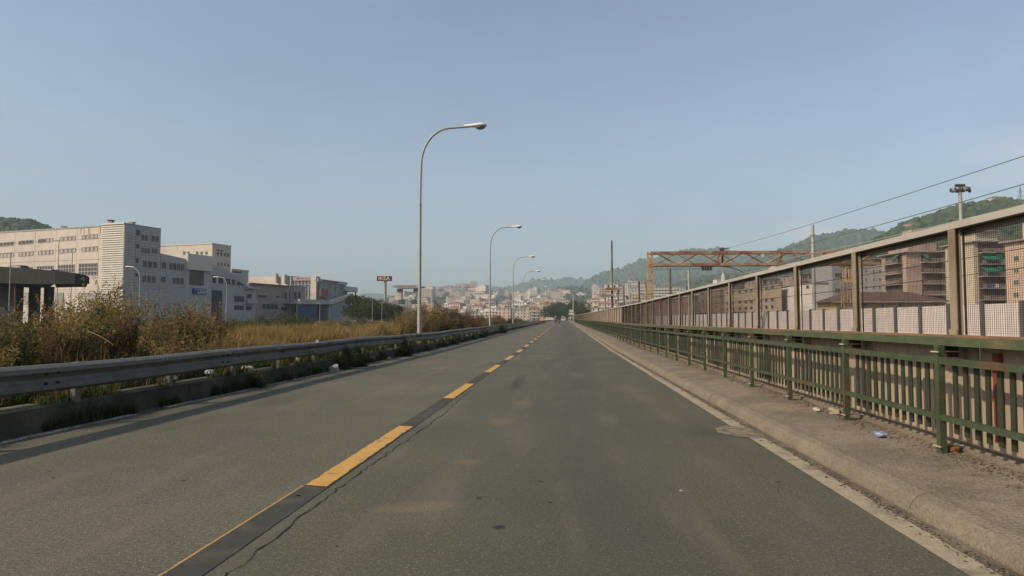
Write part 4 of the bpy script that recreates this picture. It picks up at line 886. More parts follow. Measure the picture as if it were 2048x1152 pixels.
def rblock(name, label, wm_, c, yt, Y, lpx, rpx, cat='building', az=-5, zb=-1, cornice=.35, cm=None):
    C = P(c, yt, Y); L = Fac(C, az); R_ = Fac(C, az + 90); t = thing(name, label, cat, (C.x, C.y, 0))
    tL = L.hit(lpx, 600)[0]; tR = R_.hit(rpx, 600)[0]
    mb = MB(); L.box(mb, 0, tL, zb, C.z, 0, -tR); mb.build('wall', wm_, t)
    if cornice: mb = MB(); o = cornice; L.box(mb, -o, tL + o, C.z + .002, C.z + .28, o, -tR - o); mb.build('cornice', cm or slabm, t)
    return t, L, R_, tL, tR, C.z
def balcony(fac, t0, t1, z, parent, aw=None, out=1.3, rail=slabm, recess=True, laundry=None):
    mb = MB(); fac.box(mb, t0, t1, z - .12, z + .06, 0, out); k = t0 + .05
    while k < t1: fac.box(mb, k, k + .05, z + .06, z + .95, out - .06, out - .01); k += .28
    fac.box(mb, t0, t1, z + .95, z + 1.02, out - .08, out); b_ = mb.build('balcony', rail, parent)
    if recess: mb = MB(); fac.box(mb, t0 + .3, t0 + (t1 - t0) * .42, z + .1, z + 2.3, -.1, .03); fac.box(mb, t0 + (t1 - t0) * .55, t1 - .4, z + .1, z + 2.3, -.1, .03); mb.build('balcony_door', glassd, b_)
    if aw:
        mb = MB(); a_, e_ = aw; mb.hexa([fac.pt(a_, z + 1.3, out + .5), fac.pt(e_, z + 1.3, out + .5), fac.pt(e_, z + 2.6, .05), fac.pt(a_, z + 2.6, .05)], [fac.pt(a_, z + 1.36, out + .5), fac.pt(e_, z + 1.36, out + .5), fac.pt(e_, z + 2.66, .05), fac.pt(a_, z + 2.66, .05)]); fac.box(mb, a_, e_, z + .95, z + 1.3, out + .47, out + .5); mb.build('awning', green_aw, b_)
    if laundry:
        for i, (t_, m_) in enumerate(laundry): mb = MB(); fac.box(mb, t_, t_ + .9, z + .1, z + 1.1, out + .03, out + .06); mb.build('laundry', m_, b_)
# R1 peach
C = P(2010, 487, 165); L1 = Fac(C, -5); r1 = thing('apartment_building', 'peach rendered apartment building with green shuttered windows at the right edge', 'building', (C.x, C.y, 0))
tN = L1.hit(2200, 600)[0]; mb = MB(); L1.box(mb, tN, 0, -1, C.z, 0, -14); mb.build('wall', peach, r1); mb = MB(); L1.box(mb, tN, .8, C.z, C.z + .3, 1.0, -14.5); mb.build('cornice', slabm, r1)
mb = MB(); L1.box(mb, tN, L1.hit(2024, 600)[0], C.z + .3, C.z + 5.2, -3, -12); mb.build('penthouse', peach, r1); mb = MB(); L1.box(mb, tN, L1.hit(2016, 600)[0], C.z + 5.2, C.z + 5.4, -2, -13); mb.build('penthouse_roof', slabm, r1)
for k, yv in enumerate((512, 536, 560, 585)):
    for px in (2033, 2058, 2080):
        t0, t1, z0, z1 = L1.rect(px - 5, yv + (2033 - px) * .11, px + 5, yv + 10 + (2033 - px) * .11); window(L1, t0, t1, z0, z1, r1, nx=2, gm=shut, fm_=slabm)
# R2 cream with balconies and awnings
t, L, R_, tL, tR, Z = rblock('apartment_building', 'cream apartment building with stacked balconies and two green awnings', creamr, 1946, 484, 178, 1893, 2012, cornice=.9)
mb = MB(); L.box(mb, 2, tL, Z + .28, Z + 2.9, -2, -tR); mb.build('attic', creamr, t); mb = MB(); L.box(mb, 1, tL + .6, Z + 2.9, Z + 3.1, -1, -tR); mb.build('attic_roof', slabm, t)
w0 = R_.hit(1958, 550)[0]; w1 = R_.hit(2009, 550)[0]
mb = MB(); R_.box(mb, w0, w1, 2, Z - .3, 0, .05); mb.build('loggia_shade_sheet', mat('loggia_shade', (.10, .07, .055), .9, (.15, .10, .08), 1, .4, .6), t)  # flat dark sheet on the wall, painted as the shaded balcony recess
for k, yv in enumerate((506, 529, 553, 577, 600)):
    z = R_.hit(1980, yv)[1]; balcony(R_, w0, w1, z, t, aw=((w0 + .3, w0 + 3.6) if k in (1, 2) else None), laundry=([(w0 + 1, cloth[0]), (w0 + 3, cloth[1])] if k == 3 else None))
    if k in (1, 2): mb = MB(); R_.box(mb, w0 + 3.8, w1 - 1.2, z + 1.0, z + 2.4, 1.2, 1.3); mb.build('awning', green_aw, t)
# R3 building with balconies in the middle
t, L, R_, tL, tR, Z = rblock('apartment_building', 'greyish pink apartment building with two stacks of balconies and a flat overhanging roof', pinkb, 1812, 505, 190, 1765, 1903, cornice=.9)
mb = MB(); L.box(mb, 2, tL, Z + .28, Z + 2.8, -2, -tR * .8); mb.build('attic', pinkb, t)
mb = MB(); R_.box(mb, R_.hit(1843, 550)[0], R_.hit(1884, 550)[0], 2, Z - .3, 0, .05); L.box(mb, L.hit(1806, 560)[0], L.hit(1772, 560)[0], 2, Z - .3, 0, .05); mb.build('loggia_shade_sheet', MATS['loggia_shade'], t)  # same painted recess shade behind both balcony stacks
for k, yv in enumerate((525, 546, 568, 590)):
    z = R_.hit(1860, yv)[1]; balcony(R_, R_.hit(1842, 550)[0], R_.hit(1885, 550)[0], z, t, aw=((R_.hit(1843, 550)[0], R_.hit(1852, 550)[0]) if k == 0 else None)); balcony(L, L.hit(1806, 560)[0], L.hit(1772, 560)[0], z, t, aw=((L.hit(1804, 560)[0], L.hit(1796, 560)[0]) if k == 0 else None))
    window(R_, *R_.rect(1890, yv - 9, 1895, yv - 1), t, nx=1, gm=shut)
# plain grey block behind
t, L, R_, tL, tR, Z = rblock('apartment_building', 'plain mauve grey block left of the pink balcony building', greyb, 1768, 531, 230, 1722, 1800, cornice=.3)
for i in range(4):
    for px in (1733, 1748, 1760): window(L, *L.rect(px - 2, 540 + i * 16, px + 2, 546 + i * 16), t, nx=1, gm=shut)
t, L, R_, tL, tR, Z = rblock('apartment_building', 'narrow peach tower right of the white building', peach, 1700, 535, 205, 1686, 1716, cornice=.3)
for i in range(4): window(R_, *R_.rect(1704, 545 + i * 16, 1709, 551 + i * 16), t, nx=1, gm=shut)
# hip roofed low building
C = P(1896, 600, 125); hp = thing('railway_shed', 'low yellow building with a brown hipped roof behind the pale trackside wall', 'building', (C.x, C.y, 0)); HL = Fac(C, 90)
tl_ = HL.hit(1665, 600)[0]; z0 = C.z; z1 = P(1850, 583, 128).z
mb = MB(); HL.box(mb, tl_ + .6, -.6, -1, z0 - .3, 0, -9); mb.build('wall', mat('yellow_render', (.52, .40, .20), .85, (.44, .34, .18), .4, .45, .65, .1), hp)
mb = MB(); k0 = [HL.pt(tl_ - .4, z0 - .3, .9), HL.pt(.4, z0 - .3, .9), HL.pt(.4, z0 - .3, -10), HL.pt(tl_ - .4, z0 - .3, -10)]; rA, rB = HL.pt(tl_ + 4.2, z1, -4.5), HL.pt(-4.2, z1, -4.5)
mb.face([k0[0], k0[1], rB, rA]); mb.face([k0[1], k0[2], rB]); mb.face([k0[2], k0[3], rA, rB]); mb.face([k0[3], k0[0], rA]); mb.face(k0[::-1]); mb.build('roof', roofm, hp)
mb = MB(); HL.box(mb, tl_ - .5, .5, z0 - .42, z0 - .28, .85, 1.05); mb.build('gutter', slabm, hp)
for px in (1700, 1730, 1765, 1800, 1840, 1872): window(HL, *HL.rect(px - 3, 608, px + 3, 613), hp, nx=1)
for px in (1706, 1852): q = HL.pt(HL.hit(px, 590)[0], 0, -2); mb = MB().tube([(q[0], q[1], z0), (q[0], q[1], z0 + 2.2)], .07, 6); mb.build('flue', galv, hp)
# white industrial building
t, L, R_, tL, tR, Z = rblock('white_building', 'white windowless block with a lower wing, left of the rusty lattice mast', whiteb, 1652, 536, 200, 1625, 1660, cornice=.15)
mb = MB(); C_ = P(1628, 566, 198); l2 = Fac(C_, -5); r2 = Fac(C_, 85); l2.box(mb, 0, l2.hit(1563, 600)[0], -1, C_.z, 0, -14); mb.build('low_wing', whiteb, t)
mb = MB(); l2.box(mb, -.3, l2.hit(1563, 600)[0] + .3, C_.z, C_.z + .2, .3, -14); mb.build('wing_cornice', slabm, t)
mb = MB(); C3 = P(1664, 530, 196); l3 = Fac(C3, -5); r3 = Fac(C3, 85); r3.box(mb, 0, r3.hit(1686, 600)[0], -1, C3.z, 0, -12); mb.build('grey_wing', mat('blue_grey_render', (.33, .34, .35), .85), t)
for yv in (546, 577): window(r3, *r3.rect(1670, yv, 1680, yv + 8), t, nx=2)
window(l2, *l2.rect(1613, 571, 1618, 577), t, nx=1)
# ochre old building
t, L, R_, tL, tR, Z = rblock('ochre_building', 'old ochre building with three rows of dark windows beyond the mesh fence', ochre, 1562, 570, 215, 1449, 1564, cornice=.3)
for yv in (577, 600, 613):
    for px in (1456, 1466, 1480, 1492, 1503, 1522, 1533, 1545): ysc = (px - 1009) / (1500 - 1009); window(L, *L.rect(px - 2.5, 643 - (643 - yv) * ysc, px + 2.5, 643 - (643 - yv - 6) * ysc), t, nx=1, fr=.08)
t, L, R_, tL, tR, Z = rblock('brown_building', 'brown old building left of the ochre one beyond the fence', brownb, 1440, 580, 240, 1400, 1447, cornice=.3)
for yv in (588, 600, 611):
    for px in (1406, 1415, 1424, 1433): window(L, *L.rect(px - 1.6, yv, px + 1.6, yv + 5), t, nx=1, fr=.08)
t, L, R_, tL, tR, Z = rblock('brown_building', 'low brown warehouse right beside the gantry leg beyond the fence', brownb, 1390, 592, 240, 1310, 1396, cornice=.3)
for px in (1320, 1335, 1350, 1365, 1380): window(L, *L.rect(px - 1.6, 602, px + 1.6, 607), t, nx=1, fr=.08)

def stack(t, L, R_, tL, tR, Z, fl, wm2=None, bal=True):
    for k in range(fl):
        z = Z - 3.0 * (k + 1)
        if bal and tR > 6: balcony(R_, tR * .12, tR * .5, z, t, recess=True)
        n_ = max(1, int(tL / 4.5))
        for i in range(n_):
            u = tL * (i + .5) / n_; window(L, u - .6, u + .6, z + .9, z + 2.3, t, nx=2, gm=shut if (i + k) % 3 else glassd, fm_=slabm)
        for u in (.65, .85): window(R_, tR * u - .6, tR * u + .6, z + .9, z + 2.3, t, nx=2, gm=shut, fm_=slabm)
for nm, m_, c, yt, Y, l_, r_, fl in (('tan brown apartment block filling the gap behind the mauve grey block', brownb, 1744, 518, 290, 1716, 1790, 6), ('tan apartment block behind the white building and the lattice mast', pinkb, 1600, 548, 300, 1566, 1632, 6), ('cream apartment block between the two balcony buildings', creamr, 1905, 500, 240, 1880, 1945, 6),
                                     ('pinkish block behind the old ochre building', pinkb, 1510, 558, 320, 1470, 1560, 5), ('brown block high behind the left bays of the mesh fence', brownb, 1455, 566, 300, 1418, 1490, 5), ('ochre block behind the right end of the hipped roof', ochre, 1850, 512, 280, 1800, 1885, 6)):
    t, L, R_, tL, tR, Z = rblock('apartment_building', nm, m_, c, yt, Y, l_, r_, cornice=.5); stack(t, L, R_, tL, tR, Z, fl)
# ================================================================== GANTRY, MASTS, WIRES
rustg = mat('gantry_rust', (.22, .10, .06), .9, (.33, .24, .16), .9, .42, .6, .25, 3, .3, 40); ylr = mat('gantry_yellow_rust', (.42, .31, .16), .85, (.25, .13, .07), 1.1, .48, .68, .15, 3, .3, 40)
YG = 70
gt = thing('signal_gantry', 'rusty steel truss gantry spanning the railway behind the mesh fence', 'gantry', (P(1300, 600, YG).x, YG, 0))
xl, xr = P(1301, 600, YG).x, P(1694, 600, YG).x + 3; zt, zb = P(1400, 506, YG).z, P(1400, 530, YG).z
for dx, w_ in ((-.22, .2), (.2, .2)):
    mb = MB().bb(xl + dx - w_ / 2, xl + dx + w_ / 2, YG - .15, YG + .15, -.5, zt + .15); mb.build('leg', ylr, gt)
mb = MB(); z = 0
while z < zt: mb.bb(xl - .32, xl + .32, YG - .17, YG + .17, z, z + .05); z += 1.35
mb.build('leg_plate', rustg, gt)
for z, o in ((zt, 0), (zb, 0)):
    mb = MB()
    for dy in (-.5, .5): mb.bb(xl, xr, YG + dy - .08, YG + dy + .08, z - .13, z + .13)
    mb.build('chord', rustg, gt)
mb = MB(); nb = 10; st = (xr - xl - .6) / nb
for dy in (-.5, .5):
    for i in range(nb):
        x0 = xl + .5 + i * st; za, zc = (zt, zb) if i % 2 == 0 else (zb, zt)
        if dy < 0: mb.tube([(x0, YG + dy, za), (x0 + st, YG + dy, zc)], .085, 4)
        else: mb.tube([(x0, YG + dy, zc), (x0 + st, YG + dy, za)], .035, 4)
for i in (2.9, 3.1, 5.7, 7.1, 7.6, 9): mb.bb(xl + .5 + i * st, xl + .62 + i * st, YG - .5, YG + .5, zb, zt)
mb.build('lattice', rustg, gt)
mb = MB(); xg = P(1692, 600, YG).x
for dx in (-.3, .3):
    for dy in (-.3, .3): mb.bb(xg + dx - .05, xg + dx + .05, YG + dy - .05, YG + dy + .05, -.5, zt + .3)
z = 0; s = 1
while z < zt: mb.tube([(xg - .3 * s, YG - .3, z), (xg + .3 * s, YG - .3, z + .6)], .03, 4); z += .6; s = -s
mb.build('lattice_leg', ylr, gt)
for s in (-1, 1): MB().tube([(xg + s * 1.4, YG, -.5), (xg + s * .2, YG, 3.4)], .05, 5).build('stay', dark, gt)
ins = mat('insulator_dark', (.05, .06, .06), .5)
p = P(1414, 532, YG); mb = MB()
for i in range(4): mb.bb(p.x - .5 + i * .26, p.x - .32 + i * .26, YG - .1, YG + .1, zb - .55, zb - .1)
mb.bb(p.x - .7, p.x + .7, YG - .12, YG + .12, zb - .2, zb - .08); mb.build('insulator', ins, gt)
pts = [P(1441, 532, YG), P(1462, 535, YG), P(1480, 541, YG), P(1492, 550, YG)]; MB().tube(pts, .06, 6).build('bracket', ylr, gt)
p0 = P(1446, 500, YG); MB().tube([P(1437, 498, YG), P(1460, 496, YG)], .05, 5).bb(p0.x - .3, p0.x + .1, YG - .1, YG + .1, zt + .1, zt + .4).build('wire_support', ins, gt)
wirem = mat('wire_dark', (.05, .055, .05), .6); wireg = mat('wire_pale', (.42, .46, .40), .6); wirel = mat('wire_copper_green', (.16, .22, .17), .6)
def wire(a_, b_, lab, m=wirem, r=.014, sag=.15):
    a_, b_ = Vector(a_), Vector(b_); pts = [a_.lerp(b_, i / 16) - Vector((0, 0, sag * 4 * (i / 16) * (1 - i / 16))) for i in range(17)]
    c = pts[8]; o = MB().tube(pts, r, 4, caps=False).build('overhead_wire', m, origin=(c.x, c.y, c.z)); tag(o, lab, 'wire', 'railway overhead wires')
wire(P(1450, 498, YG), P(2200, 262, 22), 'top overhead wire rising from the gantry to the upper right edge', wirel, .017)
wire(P(1540, 505, YG), P(2200, 324, 24), 'second overhead wire crossing in front of the floodlight mast', wirel, .021)
wire(P(1560, 520, YG), P(2200, 372, 28), 'third overhead wire just above the fence top rail', wireg, .024)
wire(P(1480, 548, YG), P(2200, 380, 30), 'fourth overhead wire close below the third one', wireg, .024)
wire(P(1400, 598, YG), P(2200, 470, 30), 'dark cable seen through the fence mesh, the upper one', wirem, .02)
wire(P(1400, 610, YG), P(2200, 515, 30), 'dark cable seen through the fence mesh, the lower one', wirem, .02)
wire(P(1195, 594, 90), P(1301, 592, YG), 'thin cable from the brown pole platform to the gantry leg', wirem, .015)
wire(P(1305, 538, YG), P(1414, 537, YG), 'thin dark cable hanging below the gantry truss', wirem, .02, .05)
def mast(px, y0, y1, Y, r, m, name, lab, cat='mast', taper=.8, base=None):
    p = P(px, y0, Y); t = thing(name, lab, cat, (p.x, Y, 0)); MB().tube([(p.x, Y, -.6), (p.x, Y, p.z * .5), (p.x, Y, p.z)], [r, r * (1 + taper) / 2, r * taper], 10).build('pole', m, t, smooth=True); return t, p
t, p = mast(1223.5, 481, 640, 72, .14, mat('brown_pole', (.12, .095, .072), .9, (.20, .18, .15), .6, .45, .6), 'tall_pole', 'tallest brown and grey pole with two cross platforms, left of the gantry', taper=.6)
for yv, a_, b_ in ((578, 1211, 1240), (591, 1201, 1229)): z = P(1223, yv, 72).z; MB().bb(P(a_, yv, 72).x, P(b_, yv, 72).x, 71.6, 72.4, z - .1, z + .12).build('platform', rustg if yv < 580 else concrete, t)
for k in range(5): z = P(1223, 577, 72).z; xk = P(1211 + k * 6, 577, 72).x; MB().bb(xk - .07, xk + .07, 71.9, 72.1, z + .1, z + .35).build('insulator', ins if k % 2 else white_m, t)
t, p = mast(1236.5, 560, 640, 72, .09, concrete, 'concrete_post', 'short concrete post right beside the tall brown pole'); t, p = mast(1210, 596, 640, 72, .11, concrete, 'concrete_post', 'short concrete post left of the tall brown pole')
t, p = mast(1247.5, 570, 640, 85, .12, mat('rust_pole', (.11, .06, .045), .9, (.17, .12, .10), 1), 'rusty_mast', 'rusty red mast between the brown pole and the gantry, left of two'); t, p = mast(1278, 562, 640, 78, .13, MATS['rust_pole'], 'rusty_mast', 'rusty red mast between the brown pole and the gantry, right of two')
t, p = mast(1259, 549, 640, 160, .15, polem, 'light_mast', 'thin pale floodlight mast rising behind the far town, left of the gantry'); MB().bb(p.x - .3, p.x + .8, 159.8, 160.2, p.z - .2, p.z + .4).build('floodlight', galv, t)
t, p = mast(1292, 566, 640, 80, .19, concrete, 'concrete_pillar', 'thick pale concrete pillar just left of the gantry leg', taper=1); MB().bb(p.x - .25, p.x + .25, 79.8, 80.2, p.z, p.z + .25).build('cap', concrete, t)
t, p = mast(1340, 536, 640, 82, .14, MATS['rust_pole'], 'rusty_mast', 'dark rusty mast under the gantry truss'); t, p = mast(1377.5, 540, 640, 76, .12, polem, 'pale_mast', 'slim white mast under the gantry truss', taper=1)
t, p = mast(1625, 450, 640, 62, .17, polem, 'pale_mast', 'thick white mast crossing the right half of the gantry', taper=.8)
for yv in (470, 505): z = P(1625, yv, 62).z; MB().tube([(p.x, 62, z - .06), (p.x, 62, z + .06)], .24, 10).build('collar', galv, t)
t, p = mast(1920, 378, 640, 110, .32, polem, 'floodlight_mast', 'tall white mast crowned by a ring of floodlights on the right', taper=.75)
MB().tube([(p.x, 110, p.z - .1), (p.x, 110, p.z + .15)], .8, 14).build('head_ring', galv, t)
for k in range(9):
    a_ = k / 9 * 6.283; c = Vector((p.x + 1.15 * math.cos(a_), 110 + 1.15 * math.sin(a_), p.z - .1)); MB().tube([(p.x + .6 * math.cos(a_), 110 + .6 * math.sin(a_), p.z), c], .05, 5).box(c, (.42, .42, .5), a_).build('floodlight', galv if k % 2 else ins, t)
for k in range(3): MB().box((p.x - .5 + k * .5, 110, p.z + .55), (.4, .4, .4)).build('beacon', ins, t)
MB().tube([(p.x + 1.35, 110, p.z - .3), (p.x + 1.5, 110, p.z - .3)], .3, 10).build('camera_dome', ins, t)
t, p = mast(1146.5, 590, 640, 200, .2, polem, 'pale_mast', 'slender pale mast above the far end of the fence, right of the direction boards', taper=.7)
# pylons on the right hill
def pylon(px, yt, D, h, lab):
    p = P(px, yt, D); t = thing('pylon', lab, 'pylon', (p.x, D, p.z - h)); mb = MB()
    for sx_, sy_ in ((-1, -1), (1, -1), (1, 1), (-1, 1)): mb.tube([(p.x + sx_ * h * .09, D + sy_ * h * .09, p.z - h), (p.x, D, p.z)], h * .006, 4)
    for k in range(7):
        f0, f1 = k / 7, (k + 1) / 7; w0, w1 = h * .09 * (1 - f0), h * .09 * (1 - f1); s = 1 if k % 2 else -1; mb.tube([(p.x - s * w0, D - w0, p.z - h + h * f0), (p.x + s * w1, D - w1, p.z - h + h * f1)], h * .005, 4)
    mb.build('lattice', galv, t); mb = MB()
    for f_ in (.72, .85): mb.bb(p.x - h * .12, p.x + h * .12, D - .1, D + .1, p.z - h * (1 - f_) - .15, p.z - h * (1 - f_) + .15)
    mb.build('crossarm', galv, t)
pylon(2040, 372, 800, 42, 'thin lattice pylon on the hill at the right edge'); pylon(1717, 462, 1250, 45, 'faint lattice pylon in front of the middle ridge')
# direction boards near the end of the road
ds = thing('direction_sign', 'pair of pale direction boards on a post beside the far end of the fence', 'sign', (P(1143, 640, 250).x, 250, rise(250)))
for y0, y1, w_ in ((619.5, 623.5, 10), (625, 630, 11)): a_, b_ = P(1143 - w_ / 2, y0, 250), P(1143 + w_ / 2, y1, 250); MB().bb(a_.x, b_.x, 249.9, 250.05, b_.z, a_.z).build('board', mat('sign_pale', (.5, .49, .46), .6), ds)
a_ = P(1143, 618, 250)
for dx in (-.5, .5): MB().tube([(a_.x + dx, 250.1, rise(250)), (a_.x + dx, 250.1, a_.z)], .05, 6).build('post', galv, ds)
# lamps beyond the left verge
gl = 'curved lamps on the road beside the white buildings'
def olamp(px, yt, Y, dirn, lab, arm=2.4):
    p = P(px, yt, Y); lamp(p.x, Y, H=p.z, label=lab, group=gl, rz=math.pi if dirn < 0 else 0, arm=arm, R=1.1, thin=1.1, base=-rise(Y), hs=1.2)
olamp(281, 534, 78, -1, 'curved lamp in front of the shaded side of the ribbed tower', 1.7); olamp(454, 554, 108, -1, 'curved lamp in front of the sloping grey roof', 2.2)
def tlamp(px, yt, Y, lab):
    t, p = mast(px, yt, 640, Y, .07, galv, 'lamp_mast', lab, 'lamp mast'); MB().bb(p.x - .8, p.x + .1, Y - .1, Y + .1, p.z - .04, p.z + .06).build('lamp_head', galv, t)
tlamp(22, 506, 80, 'straight lamp mast rising in front of the flyover'); tlamp(118, 481, 105, 'tall straight lamp mast behind the flyover, left of two'); tlamp(145, 498, 112, 'shorter straight lamp mast behind the flyover, right of two')
tlamp(745, 600, 180, 'thin lamp mast left of the store sign pole'); tlamp(764, 606, 170, 'thin lamp mast just left of the store sign pole, shorter'); tlamp(640, 606, 150, 'thin pale mast in front of the blue hoarding')

# ================================================================== TOWN
walls = [('pink', (.58, .42, .34)), ('cream', (.66, .59, .47)), ('white', (.74, .71, .65)), ('peach', (.62, .48, .36)), ('grey', (.38, .37, .35)), ('yellow', (.52, .43, .26)), ('rose', (.44, .29, .26))]
wmats = {n_: mat('town_' + n_, c, .85, var=.12, vscale=.02) for n_, c in walls}
winm = mat('town_window', (.09, .09, .09), .5, var=.3, vscale=.2); roof_r = mat('town_roof_tile', (.25, .12, .08), .9); roof_f = mat('town_roof_flat', (.30, .28, .26), .9)
def apt(p, w_, d, fl, rz, wn, hip=False, balc=False, ext=8):
    mb = MB(); H = fl * 3.0; ca, sa = math.cos(rz), math.sin(rz)
    def q(u, v, z): return (p[0] + u * ca - v * sa, p[1] + u * sa + v * ca, p[2] + z)
    mb.box((p[0], p[1], p[2] + H / 2 - ext / 2), (w_, d, H + ext), rz)
    if hip:
        e_ = .5; b_ = [q(-w_ / 2 - e_, -d / 2 - e_, H), q(w_ / 2 + e_, -d / 2 - e_, H), q(w_ / 2 + e_, d / 2 + e_, H), q(-w_ / 2 - e_, d / 2 + e_, H)]; r0, r1 = q(-w_ / 2 + d / 2, 0, H + 2.2), q(w_ / 2 - d / 2, 0, H + 2.2)
        if w_ <= d: r0 = r1 = q(0, 0, H + 2.4)
        for f_ in ([b_[0], b_[1], r1, r0], [b_[1], b_[2], r1], [b_[2], b_[3], r0, r1], [b_[3], b_[0], r0]): mb.face(f_, 2)
    else:
        mb.box(q(0, 0, H + .2), (w_ + .8, d + .8, .45), rz, 3); mb.box(q(w_ * rnd.uniform(-.25, .25), 0, H + 1.5), (w_ * .3, d * .4, 2.4), rz, 0)
    for (ax, L_, D_) in ((0, w_, d), (1, d, w_), (2, d, w_)):
        nb_ = max(2, int(L_ / 3.1)); s_ = L_ / nb_
        for i in range(nb_):
            for k in range(fl):
                if rnd.random() < .06: continue
                u = -L_ / 2 + (i + .5) * s_; z = k * 3 + .9; hw_ = .62; o = .06
                if ax == 0: f_ = [q(u - hw_, -d / 2 - o, z), q(u + hw_, -d / 2 - o, z), q(u + hw_, -d / 2 - o, z + 1.6), q(u - hw_, -d / 2 - o, z + 1.6)]
                else: sg = -1 if ax == 1 else 1; f_ = [q(sg * (w_ / 2 + o), u - hw_, z), q(sg * (w_ / 2 + o), u + hw_, z), q(sg * (w_ / 2 + o), u + hw_, z + 1.6), q(sg * (w_ / 2 + o), u - hw_, z + 1.6)]
                mb.face(f_, 1)
    if balc:
        for k in range(1, fl): mb.box(q(0, -d / 2 - .6, k * 3 + .35), (w_ * .7, 1.2, .9), rz, 4)
    return mb
TB = []   # (px, py, kind-words, object)
def put(p, w_, fl, wn, hip, balc, rz, d=None, ext=8):
    mb = apt(p, w_, d or w_ * rnd.uniform(.6, .9), fl, rz, wn, hip, balc, ext); o = mb.build('town_house' if fl <= 3 else 'apartment_block', [wmats[wn], winm, roof_r, roof_f, wmats['cream' if wn != 'cream' else 'white']], origin=tuple(p))
    px, py = proj((p[0], p[1], p[2] + fl * 1.5)); TB.append((px, py, wn, fl, hip, o))
def slope_at(pt, px, s): return pt(px, s)
used = []
def try_put(px, s, pt, mind, **k):
    p = pt(px, s)
    for q in used:
        if (q - p).length < mind: return False
    used.append(p.copy()); put(p, **k); return True
cw = ['pink', 'cream', 'white', 'peach', 'grey', 'yellow', 'rose', 'cream', 'pink', 'white', 'peach']
# specific ones
for px, s, w_, fl, wn in ((800, .6, 50, 4, 'pink'), (818, .62, 34, 4, 'rose'), (848, .66, 34, 4, 'pink'), (884, .78, 22, 5, 'pink'), (900, .70, 30, 6, 'rose'), (921, .88, 26, 6, 'peach'), (936, .86, 28, 6, 'pink'), (947, .84, 22, 9, 'peach'), (962, .55, 22, 9, 'cream'), (968, .5, 18, 11, 'white'),
                     (930, .12, 26, 9, 'cream'), (940, .1, 20, 8, 'grey'), (897, .1, 24, 6, 'white'), (905, .08, 22, 6, 'grey'), (1063, .42, 22, 11, 'cream'), (1068, .40, 20, 12, 'white'), (966, .04, 22, 7, 'pink'), (975, .04, 20, 7, 'white'),
                     (1125, .05, 20, 9, 'peach'), (1022, .96, 22, 5, 'rose')):
    p = h_town(px, s); put(p, w_, fl, wn, False, rnd.random() < .5, rnd.uniform(-.5, .2)); used.append(p.copy())
att = 0; cnt = 0
while cnt < 142 and att < 6000:
    att += 1; px = rnd.triangular(785, 1180, 960); s = rnd.random() ** 1.3 * .72
    if px < 870 and s > .62: continue
    if NO.noise(Vector((px * .02, s * 3.2, 4))) < -.2 and s > .12: continue
    fl = rnd.choice((3, 4, 5, 5, 6, 7, 8, 9)) if px < 1100 else rnd.choice((2, 3, 4, 6)); w_ = rnd.uniform(15, 34)
    if try_put(px, s, h_town, 30, w_=w_, fl=fl, wn=rnd.choice(cw), hip=rnd.random() < .25, balc=rnd.random() < .45, rz=rnd.uniform(-.6, .3)): cnt += 1
# lower front rows at the foot of the hill
cnt = 0; att = 0
while cnt < 66 and att < 3000:
    att += 1; px = rnd.uniform(862, 1096) if rnd.random() < .75 else rnd.uniform(1165, 1250); Y = rnd.uniform(640, 980); x, y_, u = ray(px, 640); p = Vector((x / y_ * Y, Y, 1.6))
    if any((q - p).length < 19 for q in used): continue
    if abs(p.x) < 12 and Y < 620: continue
    used.append(p.copy()); put(p, rnd.uniform(10, 20), rnd.choice((2, 3, 3, 4, 4)) if Y < 800 else rnd.choice((4, 5, 6, 7)), rnd.choice(cw), rnd.random() < .4, rnd.random() < .4, rnd.uniform(-.5, .3)); cnt += 1
# right of the road behind the fence: (px, top py, Y, width, floors, colour)
for px, ty, Y, w_, fl, wn in ((1208, 573, 900, 14, 10, 'pink'), (1199, 597, 820, 22, 6, 'rose'), (1188, 606, 700, 18, 5, 'peach'), (1178, 610, 720, 24, 4, 'cream'), (1193, 571, 1500, 18, 9, 'cream'), (1228, 570, 1000, 18, 10, 'cream'), (1243, 573, 980, 20, 10, 'rose'), (1250, 577, 1020, 22, 9, 'grey'), (1262, 566, 900, 16, 12, 'cream'), (1277, 567, 920, 34, 10, 'grey'),
                     (1216, 590, 760, 20, 7, 'pink'), (1232, 593, 700, 22, 7, 'cream'), (1248, 596, 720, 18, 6, 'white'), (1262, 592, 760, 24, 7, 'cream'), (1281, 590, 700, 22, 6, 'yellow'), (1207, 604, 560, 20, 5, 'peach'), (1222, 607, 540, 18, 5, 'rose'), (1240, 610, 560, 22, 4, 'cream'), (1261, 606, 540, 20, 4, 'grey'), (1186, 616, 520, 18, 3, 'cream'), (1318, 576, 760, 60, 5, 'grey'), (1363, 590, 560, 12, 5, 'white'), (1170, 618, 600, 20, 3, 'pink'), (1200, 588, 950, 18, 7, 'white')):
    p = P(px, ty, Y); p.z -= fl * 3; put(p, w_, fl, wn, False, True, rnd.uniform(-.4, .1), ext=40)
